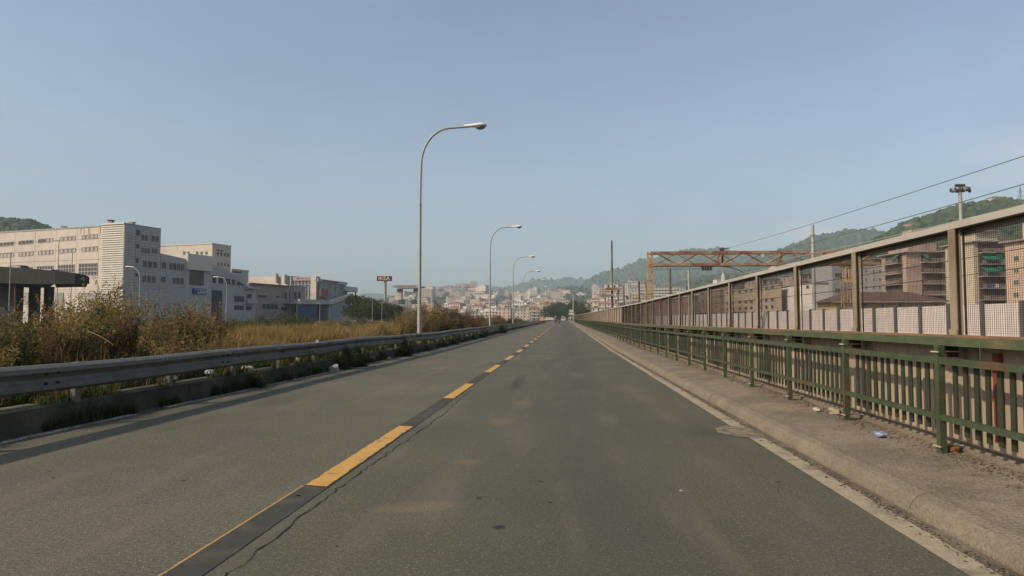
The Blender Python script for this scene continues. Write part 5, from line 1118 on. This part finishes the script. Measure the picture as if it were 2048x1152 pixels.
# villas on the slopes
for px, s in vil:
    p = h_vil(px, s); p.z += 4; put(p, rnd.uniform(13, 22), rnd.choice((2, 2, 3)), rnd.choice(('white', 'cream', 'pink', 'white')), True, False, rnd.uniform(-.5, .4))
for px, s, w_, wn in ((1112, .62, 26, 'rose'), (1116, .6, 22, 'pink'), (1090, .5, 14, 'white'), (1100, .4, 12, 'white'), (1126, .35, 14, 'cream'), (1083, .42, 14, 'white'), (1104, .3, 16, 'cream'), (1092, .3, 12, 'pink')):
    p = h_town(px, s); p.z += 4; put(p, w_, 3, wn, True, False, rnd.uniform(-.3, .3))
for px, s, w_, fl, wn in ((1998, .93, 16, 3, 'peach'), (1826, .86, 12, 3, 'peach'), (1840, .55, 20, 4, 'peach'), (1855, .6, 14, 2, 'white')):
    p = h_near(px, s); p.z += 2; put(p, w_, fl, wn, True, False, 0)
p = h_vil(1447, .55); ch = MB(); ch.box((p.x, p.y, p.z + 9), (5, 5, 30)); ch.hexa([(p.x - 2.5, p.y - 2.5, p.z + 24), (p.x + 2.5, p.y - 2.5, p.z + 24), (p.x + 2.5, p.y + 2.5, p.z + 24), (p.x - 2.5, p.y + 2.5, p.z + 24)], [(p.x - .2, p.y - .2, p.z + 31), (p.x + .2, p.y - .2, p.z + 31), (p.x + .2, p.y + .2, p.z + 31), (p.x - .2, p.y + .2, p.z + 31)])
tag(ch.build('bell_tower', wmats['white']), 'white bell tower with a pointed top on the green slope under the gantry', 'tower')
def zone(px):
    for lim, s in ((836, 'behind the viaduct fragment'), (978, 'between lamp posts one and two'), (1025, 'between lamp posts two and three'), (1047, 'between lamp posts three and four'), (1100, 'right of lamp post four'), (1150, 'above the road end'), (1222, 'left of the brown pole'), (1300, 'left of the gantry'), (1500, 'under the gantry truss'), (1700, 'behind the gantry truss')):
        if px < lim: return s
    return 'on the right hill'
def high(py): return 'high up' if py < 585 else ('mid slope' if py < 603 else ('low down' if py < 618 else 'at the bottom'))
ordn = ['first', 'second', 'third', 'fourth', 'fifth', 'sixth', 'seventh', 'eighth', 'ninth', 'tenth', 'eleventh', 'twelfth', 'thirteenth', 'fourteenth', 'fifteenth', 'sixteenth']
buck = {}
for px, py, wn, fl, hip, o in sorted(TB, key=lambda q: q[0]):
    kind = ('red roofed house' if hip else 'small flat roofed house') if fl <= 3 else ('tower block' if fl >= 9 else 'apartment block')
    buck.setdefault(f'{wn} {kind} {high(py)} {zone(px)}'.replace('small flat roofed house', 'small house') if 'and' in zone(px) else f'{wn} {kind} {high(py)} {zone(px)}', []).append((o, kind))
for base, L_ in buck.items():
    for i, (o, kind) in enumerate(L_):
        tag(o, base + ('' if len(L_) == 1 else f', {ordn[min(i, 15)]} from left'), 'house' if 'house' in kind else 'apartment block', 'buildings of the hillside town')

# ================================================================== VEGETATION
def fastmesh(name, V, Fc, MI, mats, nv=4):
    me = bpy.data.meshes.new(name); V = np.asarray(V, dtype=np.float32); Fc = np.asarray(Fc, dtype=np.int32)
    me.vertices.add(len(V)); me.vertices.foreach_set('co', V.ravel()); me.loops.add(Fc.size); me.loops.foreach_set('vertex_index', Fc.ravel())
    me.polygons.add(len(Fc)); me.polygons.foreach_set('loop_start', np.arange(0, Fc.size, nv, dtype=np.int32)); me.polygons.foreach_set('loop_total', np.full(len(Fc), nv, dtype=np.int32))
    for m in mats: me.materials.append(m)
    me.polygons.foreach_set('material_index', np.asarray(MI, dtype=np.int32)); me.update(calc_edges=True); return me
def leaves(name, cen, dirs, ln, wd, mi, mats, rng):
    cen = np.asarray(cen); dirs = np.asarray(dirs); n_ = len(cen); dirs = dirs / np.linalg.norm(dirs, axis=1, keepdims=True)
    r = rng.normal(size=(n_, 3)); sd_ = np.cross(dirs, r); sd_ /= np.linalg.norm(sd_, axis=1, keepdims=True) + 1e-9
    L = np.asarray(ln)[:, None]; W_ = np.asarray(wd)[:, None]; nrm = np.cross(dirs, sd_)
    V = np.stack([cen, cen + dirs * L * .5 + sd_ * W_ * .5 + nrm * L * .08, cen + dirs * L, cen + dirs * L * .5 - sd_ * W_ * .5 + nrm * L * .08], 1).reshape(-1, 3)
    return fastmesh(name, V, np.arange(4 * n_).reshape(-1, 4), mi, mats)
lf_green = leafmat('leaf_green', (.060, .100, .028)); lf_olive = leafmat('leaf_olive', (.085, .085, .034)); lf_brown = leafmat('leaf_brown', (.15, .088, .058)); lf_straw = leafmat('leaf_straw', (.30, .22, .10)); lf_gold = leafmat('grass_gold', (.34, .225, .10), .3, .5); lf_dark = leafmat('leaf_dark', (.032, .052, .016)); lf_rust = leafmat('leaf_rust', (.21, .10, .055))
stem_m = mat('dry_stem', (.13, .095, .06), .9, (.22, .17, .11), 3, .5, .65)
def shrub_proto(seed, mats, n_stem=27, spread=.42, leafl=.095, per=80, plume=.6):
    r_ = random.Random(seed); rng = np.random.default_rng(seed); mb = MB(); cen, dirs, ln, wd, mi = [], [], [], [], []
    for i in range(n_stem):
        a_ = r_.uniform(0, 6.283); tilt = r_.random() ** .7 * spread; Lh = r_.uniform(.3, 1.0) * (1 - .25 * tilt); b0 = Vector((math.cos(a_) * .12 * r_.random(), math.sin(a_) * .12 * r_.random(), 0))
        d = Vector((math.cos(a_) * tilt, math.sin(a_) * tilt, 1)).normalized(); pts = [b0]; dd = d.copy()
        for k in range(5): dd = (dd + Vector((r_.uniform(-.16, .16), r_.uniform(-.16, .16), r_.uniform(-.04, .09)))).normalized(); pts.append(pts[-1] + dd * Lh / 5)
        mb.tube(pts, [.0085, .0075, .006, .005, .0035, .002], 4, caps=False); m_ = r_.choice(range(len(mats))); dry = r_.random() < .25
        for j in range(per):
            f_ = .12 + .88 * r_.random() ** .8; k = min(4, int(f_ * 5)); p = pts[k].lerp(pts[k + 1], f_ * 5 - k); off = Vector((r_.gauss(0, 1), r_.gauss(0, 1), r_.gauss(0, .7))) * .05 * (1.2 - f_ * .6)
            if j % 5 == 0: mb.tube([p, p + off * 1.6], .002, 3, caps=False)
            cen.append(p + off); dirs.append(off.normalized() * .8 + Vector((0, 0, r_.uniform(-.3, .8)))); s = r_.uniform(.5, 1.15) * (1.1 - .45 * f_); ln.append(leafl * s); wd.append(leafl * s * r_.uniform(.22, .42)); mi.append(len(mats) - 1 if dry else (m_ if r_.random() < .7 else r_.randrange(len(mats))))
        if r_.random() < plume:
            for j in range(26):
                f_ = r_.random(); p = pts[-1] + dd * f_ * .16; off = Vector((r_.gauss(0, 1), r_.gauss(0, 1), .8)); cen.append(p + off * .008); dirs.append(off); ln.append(.022); wd.append(.012); mi.append(len(mats) - 1)
    return mb, (cen, dirs, ln, wd, mi), rng
PROT = []
for sd_, ms in ((1, (lf_olive, lf_green, lf_brown, lf_straw)), (2, (lf_brown, lf_olive, lf_rust, lf_straw)), (3, (lf_green, lf_dark, lf_olive, lf_olive)), (4, (lf_brown, lf_dark, lf_brown, lf_rust)), (5, (lf_olive, lf_straw, lf_brown, lf_straw))):
    mb, lv, rng = shrub_proto(sd_, ms); PROT.append((mb.mesh('stems', stem_m), leaves('foliage', *lv, ms, rng)))
mb, lv, rng = shrub_proto(11, (lf_dark, lf_green, lf_dark), 26, .8, .12, 70, 0); PROT.append((mb.mesh('stems', stem_m), leaves('foliage', *lv, (lf_dark, lf_green, lf_dark), rng)))
def shrub(x, y_, z, h, k, wid=1.0, name='shrub'):
    t = thing(name, None, 'shrub', (x, y_, z)); t.scale = (h * wid, h * wid, h); t.rotation_euler.z = rnd.uniform(0, 6.28)
    for nm, me in zip(('stems', 'foliage'), PROT[k]): o = bpy.data.objects.new(nm, me); COL.objects.link(o); o.parent = t
    return t
sil = [(-200, 575), (0, 596), (60, 592), (120, 585), (165, 577), (205, 572), (235, 553), (262, 590), (300, 600), (345, 590), (385, 585), (410, 592), (440, 606), (480, 622), (520, 640), (600, 648), (700, 650), (750, 634), (790, 624), (830, 614), (870, 608), (910, 618), (960, 628), (1000, 632), (1050, 634), (1100, 636)]
SH = []
kinds = {0: 'olive', 1: 'rust brown', 2: 'green', 3: 'dark brown', 4: 'straw coloured', 5: 'dark green'}
def addshrub(x, y_, h, k, wid=1.0, z=None):
    z = gz(x, y_) if z is None else z; t = shrub(x, y_, z - .03, h, k, wid); px, py = proj((x, y_, z + h * .5)); SH.append((px, py, k, h, x, t))
att = 0
for X_, y0, dy, dens in ((-7.4, 6.3, 1.15, .8), (-8.8, 5.2, 1.15, 1), (-10.6, 6, 1.5, 1), (-12.6, 7, 2.0, 1), (-14.6, 9, 2.8, 1)):
    y_ = y0
    while y_ < 150:
        x = X_ + rnd.uniform(-.6, .6); px, py = proj((x, y_, 1)); top = interp(sil, px) + rnd.uniform(-3, 16 if px < 820 else 8); hmax = (EYE + (643 - top) * y_ / F - gz(x, y_)) * 1.1; gap = 470 < px < 775
        st = dy * (1 + y_ / 28)
        if px > -120:
            if gap:
                if rnd.random() < (.5 if X_ < -11 else .3): addshrub(x, y_, min(1.35, max(.55, hmax)) * rnd.uniform(.55, 1.05), rnd.choice((0, 1, 2, 4, 3, 1)), rnd.uniform(1, 1.5))
            elif rnd.random() < dens: addshrub(x, y_, min(3.3, max(.7, hmax)) * (rnd.uniform(.5, .75) if X_ > -8 else (rnd.uniform(.62, 1.02) if px < 800 else rnd.uniform(.85, 1.05))), rnd.choice((3, 3, 2, 3, 1)) if px > 830 else rnd.choice((0, 2, 3, 3, 1, 1, 1, 4)), rnd.uniform(.7, 1.15) if y_ < 40 else rnd.uniform(1.2, 1.7))
        y_ += st * rnd.uniform(.75, 1.2)
# the tall plumes against the white tower, near twigs
for px, top, Y, k in ((232, 548, 14.5, 1), (245, 560, 15.5, 0), (215, 575, 13.5, 4), (165, 574, 12.5, 0), (110, 588, 11, 1), (40, 592, 9.5, 2), (380, 586, 18, 0), (398, 592, 20, 4)):
    p = P(px, top, Y); addshrub(p.x, Y, p.z - gz(p.x, Y), k, .75)
# weeds growing out of the kerb
for x, y_, h, k, w_ in ((-5.72, 17.6, .9, 2, .9), (-5.66, 18.6, .75, 5, 1), (-5.68, 24.2, 1.0, 5, .9), (-5.74, 36, .7, 2, 1.2), (-5.7, 48, .85, 2, 1.2), (-5.8, 12.6, .45, 5, 1.1), (-5.6, 62, 1.15, 5, 1.2), (-5.85, 11.2, .3, 5, .8), (-5.84, 8.9, .3, 2, .8), (-5.82, 29, .4, 2, 1), (-5.86, 14.2, .28, 5, 1), (-5.8, 33, .45, 5, 1), (-5.85, 44, .5, 5, 1.2), (-5.8, 20.4, .35, 0, 1)):
    addshrub(x, y_, h, k, w_, z=.0 if y_ < 30 else rise(y_))
# greener bushes in the middle distance
for px, top, Y, k in ((485, 628, 42, 2), (512, 632, 44, 5), (540, 630, 46, 2), (566, 626, 48, 5), (592, 626, 50, 5), (612, 634, 46, 2), (640, 640, 50, 4), (668, 640, 50, 0), (700, 638, 54, 2), (722, 636, 56, 0), (450, 630, 38, 3), (530, 622, 70, 5), (560, 628, 75, 2), (580, 616, 80, 5), (598, 620, 84, 5), (505, 628, 66, 2), (614, 628, 90, 2), (660, 632, 100, 0), (690, 632, 105, 4), (730, 628, 110, 2), (470, 630, 60, 5)):
    p = P(px, top, Y); addshrub(p.x, Y, p.z + .1, k, 1.3, z=-.1)
sb = {}
def szone(px):
    for lim, s in ((120, 'at the left edge'), (260, 'before the ribbed tower'), (420, 'before the grey wall'), (500, 'before the sloping roof'), (600, 'before the mauve building'), (720, 'before the glass mall'), (836, 'left of lamp post one'), (930, 'right of lamp post one'), (980, 'left of lamp post two'), (1025, 'left of lamp post three')):
        if px < lim: return s
    return 'beyond lamp post three'
for px, py, k, h, x, t in sorted(SH, key=lambda q: q[0]):
    sz = 'tall' if h > 1.9 else ('medium' if h > 1.1 else 'low'); pos = 'at the kerb' if x > -6 else ('behind the guardrail' if x > -8.4 else ('on the verge' if x > -12.4 else ('at the verge back' if x > -17 else 'beyond the verge')))
    sb.setdefault(f'{sz} {kinds[k]} shrub {pos} {szone(px)}', []).append(t)
for base, L_ in sb.items():
    for i, t in enumerate(L_): tag(t, base + ('' if len(L_) == 1 else f', {ordn[min(i, 15)]} from left'), 'shrub', 'shrubs along the left verge')
# dry grass: one object, nobody could count it
rng = np.random.default_rng(5)
def grass(name, n_, fx, hgt, mats, wts, lab, wd=.006, lean=.35, clump=True):
    pts = []
    while len(pts) < n_:
        q = fx()
        if q is not None: pts.append(q)
    B_ = np.array(pts); n_ = len(B_); H_ = hgt * B_[:, 3] * rng.uniform(.5, 1.1, n_); az_ = rng.uniform(0, 2 * np.pi, n_); le = rng.uniform(.05, lean, n_) * H_; ca, sa = np.cos(az_), np.sin(az_)
    b2 = rng.uniform(0, 2 * np.pi, n_); W_ = wd * rng.uniform(.6, 1.6, n_) * (1 + B_[:, 1] / 25); wx, wy = np.cos(b2) * W_, np.sin(b2) * W_; x, y, z = B_[:, 0], B_[:, 1], B_[:, 2]
    V = np.stack([np.stack([x - wx, y - wy, z], 1), np.stack([x + wx, y + wy, z], 1), np.stack([x + ca * le * .35 + wx * .7, y + sa * le * .35 + wy * .7, z + H_ * .6], 1), np.stack([x + ca * le * .35 - wx * .7, y + sa * le * .35 - wy * .7, z + H_ * .6], 1), np.stack([x + ca * le, y + sa * le, z + H_], 1)], 1)
    mi = rng.choice(len(mats), n_, p=wts); base = np.arange(n_)[:, None] * 5
    Fq = base + np.array([[0, 1, 2, 3]]); Ft = base + np.array([[3, 2, 4, 4]])
    me = bpy.data.meshes.new(name); Vf = V.reshape(-1, 3); me.vertices.add(len(Vf)); me.vertices.foreach_set('co', Vf.astype(np.float32).ravel())
    lp = np.concatenate([np.concatenate([Fq, (base + np.array([[3, 2, 4]]))], 1)]).astype(np.int32).ravel(); me.loops.add(len(lp)); me.loops.foreach_set('vertex_index', lp)
    ls = (np.arange(n_)[:, None] * 7 + np.array([[0, 4]])).ravel().astype(np.int32); lt = np.tile([4, 3], n_).astype(np.int32); me.polygons.add(2 * n_); me.polygons.foreach_set('loop_start', ls); me.polygons.foreach_set('loop_total', lt)
    for m in mats: me.materials.append(m)
    me.polygons.foreach_set('material_index', np.repeat(mi, 2).astype(np.int32)); me.update(calc_edges=True); o = bpy.data.objects.new(name, me); COL.objects.link(o); return tag(o, lab, 'grass', kind='stuff')
def gold():
    y_ = rnd.uniform(2.3, 5.3) ** 2.6 * .9; x = rnd.uniform(-15.5, -7.4)
    if y_ > 95: return None
    px, py = proj((x, y_, .8)); d = NO.noise(Vector((x * .5, y_ * .35, 1)))
    core = 470 < px < 800; side = 260 < px <= 470
    if not core and rnd.random() > (.16 if side else .06): return None
    if d < -.12: return None
    k = (.58 if core else .6) * (.55 + 1.2 * (d + .3)) * (.6 if x > -8.2 else 1)
    return x, y_, gz(x, y_), k
grass('tall_dry_grass', 52000, gold, 1.0, (lf_gold, lf_straw, lf_brown, lf_olive), (.55, .25, .12, .08), 'golden dry grass on the verge behind the guardrail', .006, .45)
def low():
    y_ = rnd.uniform(2.0, 6.5) ** 2.5; x = rnd.uniform(-16, -6.25)
    if y_ > 110: return None
    return x, y_, gz(x, y_), rnd.uniform(.4, 1)
def edge():
    y_ = rnd.uniform(1.5, 5.0) ** 2.9; x = -6.3 - abs(rnd.gauss(0, .55))
    if y_ > 100: return None
    return x, y_, gz(x, y_), rnd.uniform(.45, 1.1) * (.8 + .5 * NO.noise(Vector((x, y_ * .6, 5))))
grass('weeds', 30000, edge, .40, (lf_dark, leafmat('leaf_dead', (.05, .038, .026)), lf_olive, lf_green), (.40, .42, .1, .08), 'dark dry weeds right behind the guardrail', .010, .8)
lf_dead = leafmat('leaf_dead_dark', (.045, .034, .024))
grass('undergrowth', 42000, low, .36, (lf_dark, lf_dead, lf_olive, lf_rust), (.3, .45, .17, .08), 'low tangled undergrowth and weeds on the left verge', .009, .9)
def far_():
    y_ = rnd.uniform(40, 190); x = rnd.uniform(-120, -16)
    return x, y_, gz(x, y_), rnd.uniform(.4, 1)
grass('rough_grass', 30000, far_, .8, (lf_straw, lf_brown, lf_olive, lf_green), (.35, .25, .25, .15), 'rough grass on the waste ground before the white buildings', .02, .8)
def kerbw():
    y_ = rnd.uniform(1.6, 6.3) ** 2.3; d = NO.noise(Vector((y_ * .8, 2, 2)))
    if d < -.05 or y_ > 75: return None
    if rnd.random() < .6: return -5.885 + rnd.gauss(0, .02), y_, rise(y_), rnd.uniform(.3, 1) * (.5 + d)
    return -5.98 + rnd.gauss(0, .03), y_, rise(y_) + .3, rnd.uniform(.3, 1) * (.5 + d)
grass('kerb_weeds', 9000, kerbw, .38, (lf_dark, lf_green, lf_olive, lf_brown), (.4, .25, .2, .15), 'weeds sprouting from the foot and top of the left kerb', .006, .7)
# trees
def tree(name, x, y_, z, H, R, mats, lab, grp=None, n_=2600, trunk=.3, seed=1, squash=1.0):
    r_ = random.Random(seed); rg = np.random.default_rng(seed); t = thing(name, lab, 'tree', (x, y_, z), grp); mb = MB(); mb.tube([(x, y_, z), (x + r_.uniform(-.2, .2), y_, z + H * .35), (x, y_, z + H * .7)], [H * .03, H * .022, H * .012], 8)
    cl_ = []
    for i in range(16):
        a_ = r_.uniform(0, 6.28); f_ = r_.uniform(.25, .95); rr = R * (1 - abs(f_ - .5) * 1.1) * r_.uniform(.4, .95); c = Vector((x + math.cos(a_) * rr, y_ + math.sin(a_) * rr, z + H * (.22 + .68 * f_))); cl_.append((c, R * r_.uniform(.28, .5)))
        mb.tube([(x, y_, z + H * (.15 + .5 * f_)), c], [H * .01, H * .004], 5)
    mb.build('trunk', stem_m, t); cen, dirs, ln, wd, mi = [], [], [], [], []
    for j in range(n_):
        c, rad = r_.choice(cl_); o = Vector((r_.gauss(0, 1), r_.gauss(0, 1), r_.gauss(0, 1))).normalized() * rad * r_.random() ** .35; o.z *= .8 * squash; cen.append(c + o - Vector((x, y_, z))); dirs.append(o + Vector((0, 0, rad * .3))); s = H * .075 * r_.uniform(.6, 1.2); ln.append(s); wd.append(s * .6); mi.append(r_.randrange(len(mats)))
    me = leaves('crown', cen, dirs, ln, wd, mi, mats, rg); o = bpy.data.objects.new('crown', me); COL.objects.link(o); o.parent = t; return t
gm_ = (lf_dark, lf_green, lf_green, lf_olive); TG = 'trees between the mall and the store sign'
for i, (px, top, Y, R, l) in enumerate(((716, 592, 225, 5.0, 'dark green tree right against the end of the mall'), (726, 600, 215, 4.5, 'green tree right of the mall, second from the building'), (737, 599, 210, 4.8, 'green tree half way between the mall and the sign pole'), (747, 604, 205, 4, 'low green tree left of the sign pole'),
                                       (760, 604, 220, 5, 'dark tree directly left of the store sign pole'), (779, 608, 215, 5, 'dark tree directly right of the store sign pole'), (792, 612, 210, 4.2, 'low dark tree under the viaduct fragment'))):
    p = P(px, top, Y); tree('tree', p.x, Y, -.3, p.z + .3, R, gm_, l, TG, seed=20 + i)
TG = 'trees at the far end of the road'
for i, (px, top, Y, R, l) in enumerate(((1104, 612, 420, 8.5, 'round green tree above the end of the road, leftmost of the group'), (1113, 606, 440, 9.5, 'tallest green tree above the end of the road'), (1124, 607, 450, 9, 'green tree above the white van'), (1135, 612, 430, 8, 'green tree behind the direction boards'), (1154, 604, 380, 8.5, 'olive green tree right of the slender mast'), (1162, 612, 360, 6.5, 'small green tree right of the direction boards above the fence'))):
    p = P(px, top, Y); tree('tree', p.x, Y, rise(Y) - .5, p.z - rise(Y) + .5, R, (lf_green, lf_green, lf_dark) if i < 4 else (lf_olive, lf_green), l, TG, seed=40 + i)
# long bare twig leaning over the rail
MB().tube([(-6.6, 8.2, .35), (-6.5, 8.5, .9), (-6.35, 8.7, 1.25)], [.008, .006, .003], 5)
tg = MB(); tg.tube([PX(175, 662, -7.0), PX(200, 672, -6.7), PX(225, 688, -6.4)], [.006, .005, .003], 5)
tag(tg.build('dry_twig', lf_straw), 'pale dry twig hanging over the guardrail near the left', 'twig')

# ================================================================== LITTER
def crumple(c, s, m, lab, cat='litter', name='litter', seed=1, fl=.5, grp=None):
    r_ = random.Random(seed); bm = bmesh.new(); bmesh.ops.create_icosphere(bm, subdivisions=2, radius=1); mb = MB()
    for v in bm.verts: k = 1 + r_.uniform(-.3, .3) + .3 * NO.noise(v.co * 2 + Vector((seed, 0, 0))); v.co = Vector((v.co.x * s[0] * k, v.co.y * s[1] * k, max(-.25, v.co.z) * s[2] * k))
    mb.v = [(v.co.x + c[0], v.co.y + c[1], v.co.z + c[2] + s[2] * .3) for v in bm.verts]; mb.f = [tuple(q.index for q in f_.verts) for f_ in bm.faces]; mb.m = [r_.choice((0, 0, 1)) if isinstance(m, (list, tuple)) else 0 for _ in mb.f]; bm.free()
    return tag(mb.build(name, list(m) if isinstance(m, (list, tuple)) else m), lab, cat, grp)
lw = mat('litter_white', (.40, .39, .37), .7, var=.15, vscale=9); lblue = mat('litter_blue', (.10, .17, .36), .6); lred = mat('litter_red', (.33, .06, .05), .7); lpk = mat('litter_pink', (.32, .19, .15), .85, (.28, .10, .07), 8, .4, .6); lbr = mat('litter_brown', (.20, .10, .045), .85)
g_ = 'litter along the road edges'
crumple((2.98, 6.75, .17), (.07, .10, .03), (lw, lblue), 'crumpled blue and white wrapper on the pavement by the railing', seed=2, grp=g_)
crumple((3.2, 6.0, .17), (.06, .12, .05), lbr, 'rusty brown scrap at the foot of the railing post', seed=3, grp=g_)
crumple((3.05, 8.6, .17), (.04, .08, .03), lw, 'pale scrap beside the third railing post', seed=4, grp=g_)
crumple((3.16, 8.3, .17), (.05, .14, .05), mat('litter_tan', (.3, .25, .18), .9), 'heap of dry leaves at the foot of a railing post', 'leaf heap', seed=5, grp=g_)
crumple((-5.78, 16.9, .0), (.14, .16, .12), (lw, lw), 'white carton lying against the left kerb', seed=6, grp=g_)
crumple((-5.6, 15.2, .75), (.05, .1, .07), lw, 'white paper caught on top of the guardrail', seed=7, grp=g_); crumple((-6.15, 12.9, .31), (.1, .14, .06), lw, 'white paper on the kerb under the guardrail', seed=8, grp=g_)
crumple((-6.25, 8.0, .33), (.18, .3, .12), lpk, 'faded pink and white plastic bag under the guardrail near the left edge', seed=9, grp=g_); crumple((-6.3, 14.9, .33), (.08, .1, .14), lred, 'red can shaped scrap under the guardrail', seed=10, grp=g_)
crumple((-6.2, 15.6, .33), (.06, .07, .12), lw, 'small white cup under the guardrail right of the red scrap', seed=11, grp=g_); crumple((-6.2, 11.6, .33), (.08, .1, .06), (lw, lblue), 'blue and white wrapper under the guardrail', seed=12, grp=g_); crumple((-6.2, 10.4, .33), (.08, .12, .05), lw, 'pale scrap under the guardrail left of the blue wrapper', seed=13, grp=g_)
crumple((.86, 5.2, .0), (.013, .02, .004), lw, 'tiny white scrap on the asphalt right of the lane centre', seed=14, grp=g_); crumple((-5.7, 22.0, .0), (.07, .09, .06), lw, 'small white scrap by the kerb before the dark green weed', seed=15, grp=g_)
# gravel and leaf grit along the foot of the railing
V, Fc, MI = [], [], []; oct_ = [(1, 0, 0), (-1, 0, 0), (0, 1, 0), (0, -1, 0), (0, 0, .7), (0, 0, -.4)]; of = [(0, 2, 4), (2, 1, 4), (1, 3, 4), (3, 0, 4), (2, 0, 5), (1, 2, 5), (3, 1, 5), (0, 3, 5)]
def grit(n_, fx, name, lab, mats, r0=.004, r1=.014):
    V, Fc, MI = [], [], []
    for i in range(n_):
        x, y_, z = fx(); r = rnd.uniform(r0, r1) * (1 + y_ / 25); a_ = rnd.uniform(0, 6.28); ca, sa = math.cos(a_), math.sin(a_); k = len(V); el_ = rnd.uniform(1, 2.6); m_ = rnd.randrange(len(mats))
        for u, v, w__ in oct_: V.append((x + (u * ca * el_ - v * sa) * r, y_ + (u * sa * el_ + v * ca) * r, z + w__ * r * .6))
        Fc += [tuple(q + k for q in f_) for f_ in of]; MI += [m_] * 8
    o = bpy.data.objects.new(name, fastmesh(name, V, Fc, MI, mats, 3)); COL.objects.link(o); return tag(o, lab, 'debris', kind='stuff')
gmt = [mat('grit_grey', (.17, .14, .11), .9), mat('grit_brown', (.12, .08, .05), .9), mat('grit_pale', (.30, .26, .19), .9), mat('grit_dark', (.05, .04, .03), .9)]
grit(8000, lambda: (3.27 - abs(rnd.gauss(0, .17)) - .02, *(lambda q: (q, rise(q) + .172))(rnd.uniform(1.7, 6.2) ** 2)), 'grit', 'grit and dry leaf bits along the foot of the railing', gmt, .0025, .0075)
grit(2600, lambda: (2.195 - abs(rnd.gauss(0, .05)), *(lambda q: (q, rise(q) + .008))(rnd.uniform(1.5, 5.5) ** 2)), 'grit', 'grit collected in the gutter along the right kerb', gmt, .002, .007)
grit(1500, lambda: (-5.87 + abs(rnd.gauss(0, .12)), *(lambda q: (q, rise(q) + .008))(rnd.uniform(2, 6) ** 2)), 'grit', 'grit along the left kerb', gmt, .003, .01)
grit(700, lambda: (rnd.uniform(2.75, 3.1), *(lambda q: (q, rise(q) + .165))(rnd.uniform(1.7, 5) ** 2)), 'grit', 'scattered grit on the pavement', gmt, .0015, .004)

# ================================================================== HAZE
mb = MB().bb(-5200, 5200, -60, 6200, -8, 620); hz = mb.build('haze', bpy.data.materials.new('haze_air'), origin=(0, 0, 0)); hz['kind'] = 'stuff'
hm = hz.data.materials[0]; hm.use_nodes = True; n = hm.node_tree; n.nodes.clear(); o_ = n.nodes.new('ShaderNodeOutputMaterial'); v_ = n.nodes.new('ShaderNodeVolumePrincipled')
v_.inputs['Color'].default_value = (.58, .73, .84, 1); v_.inputs['Density'].default_value = .00020; v_.inputs['Anisotropy'].default_value = 0.0; n.links.new(v_.outputs[0], o_.inputs['Volume'])
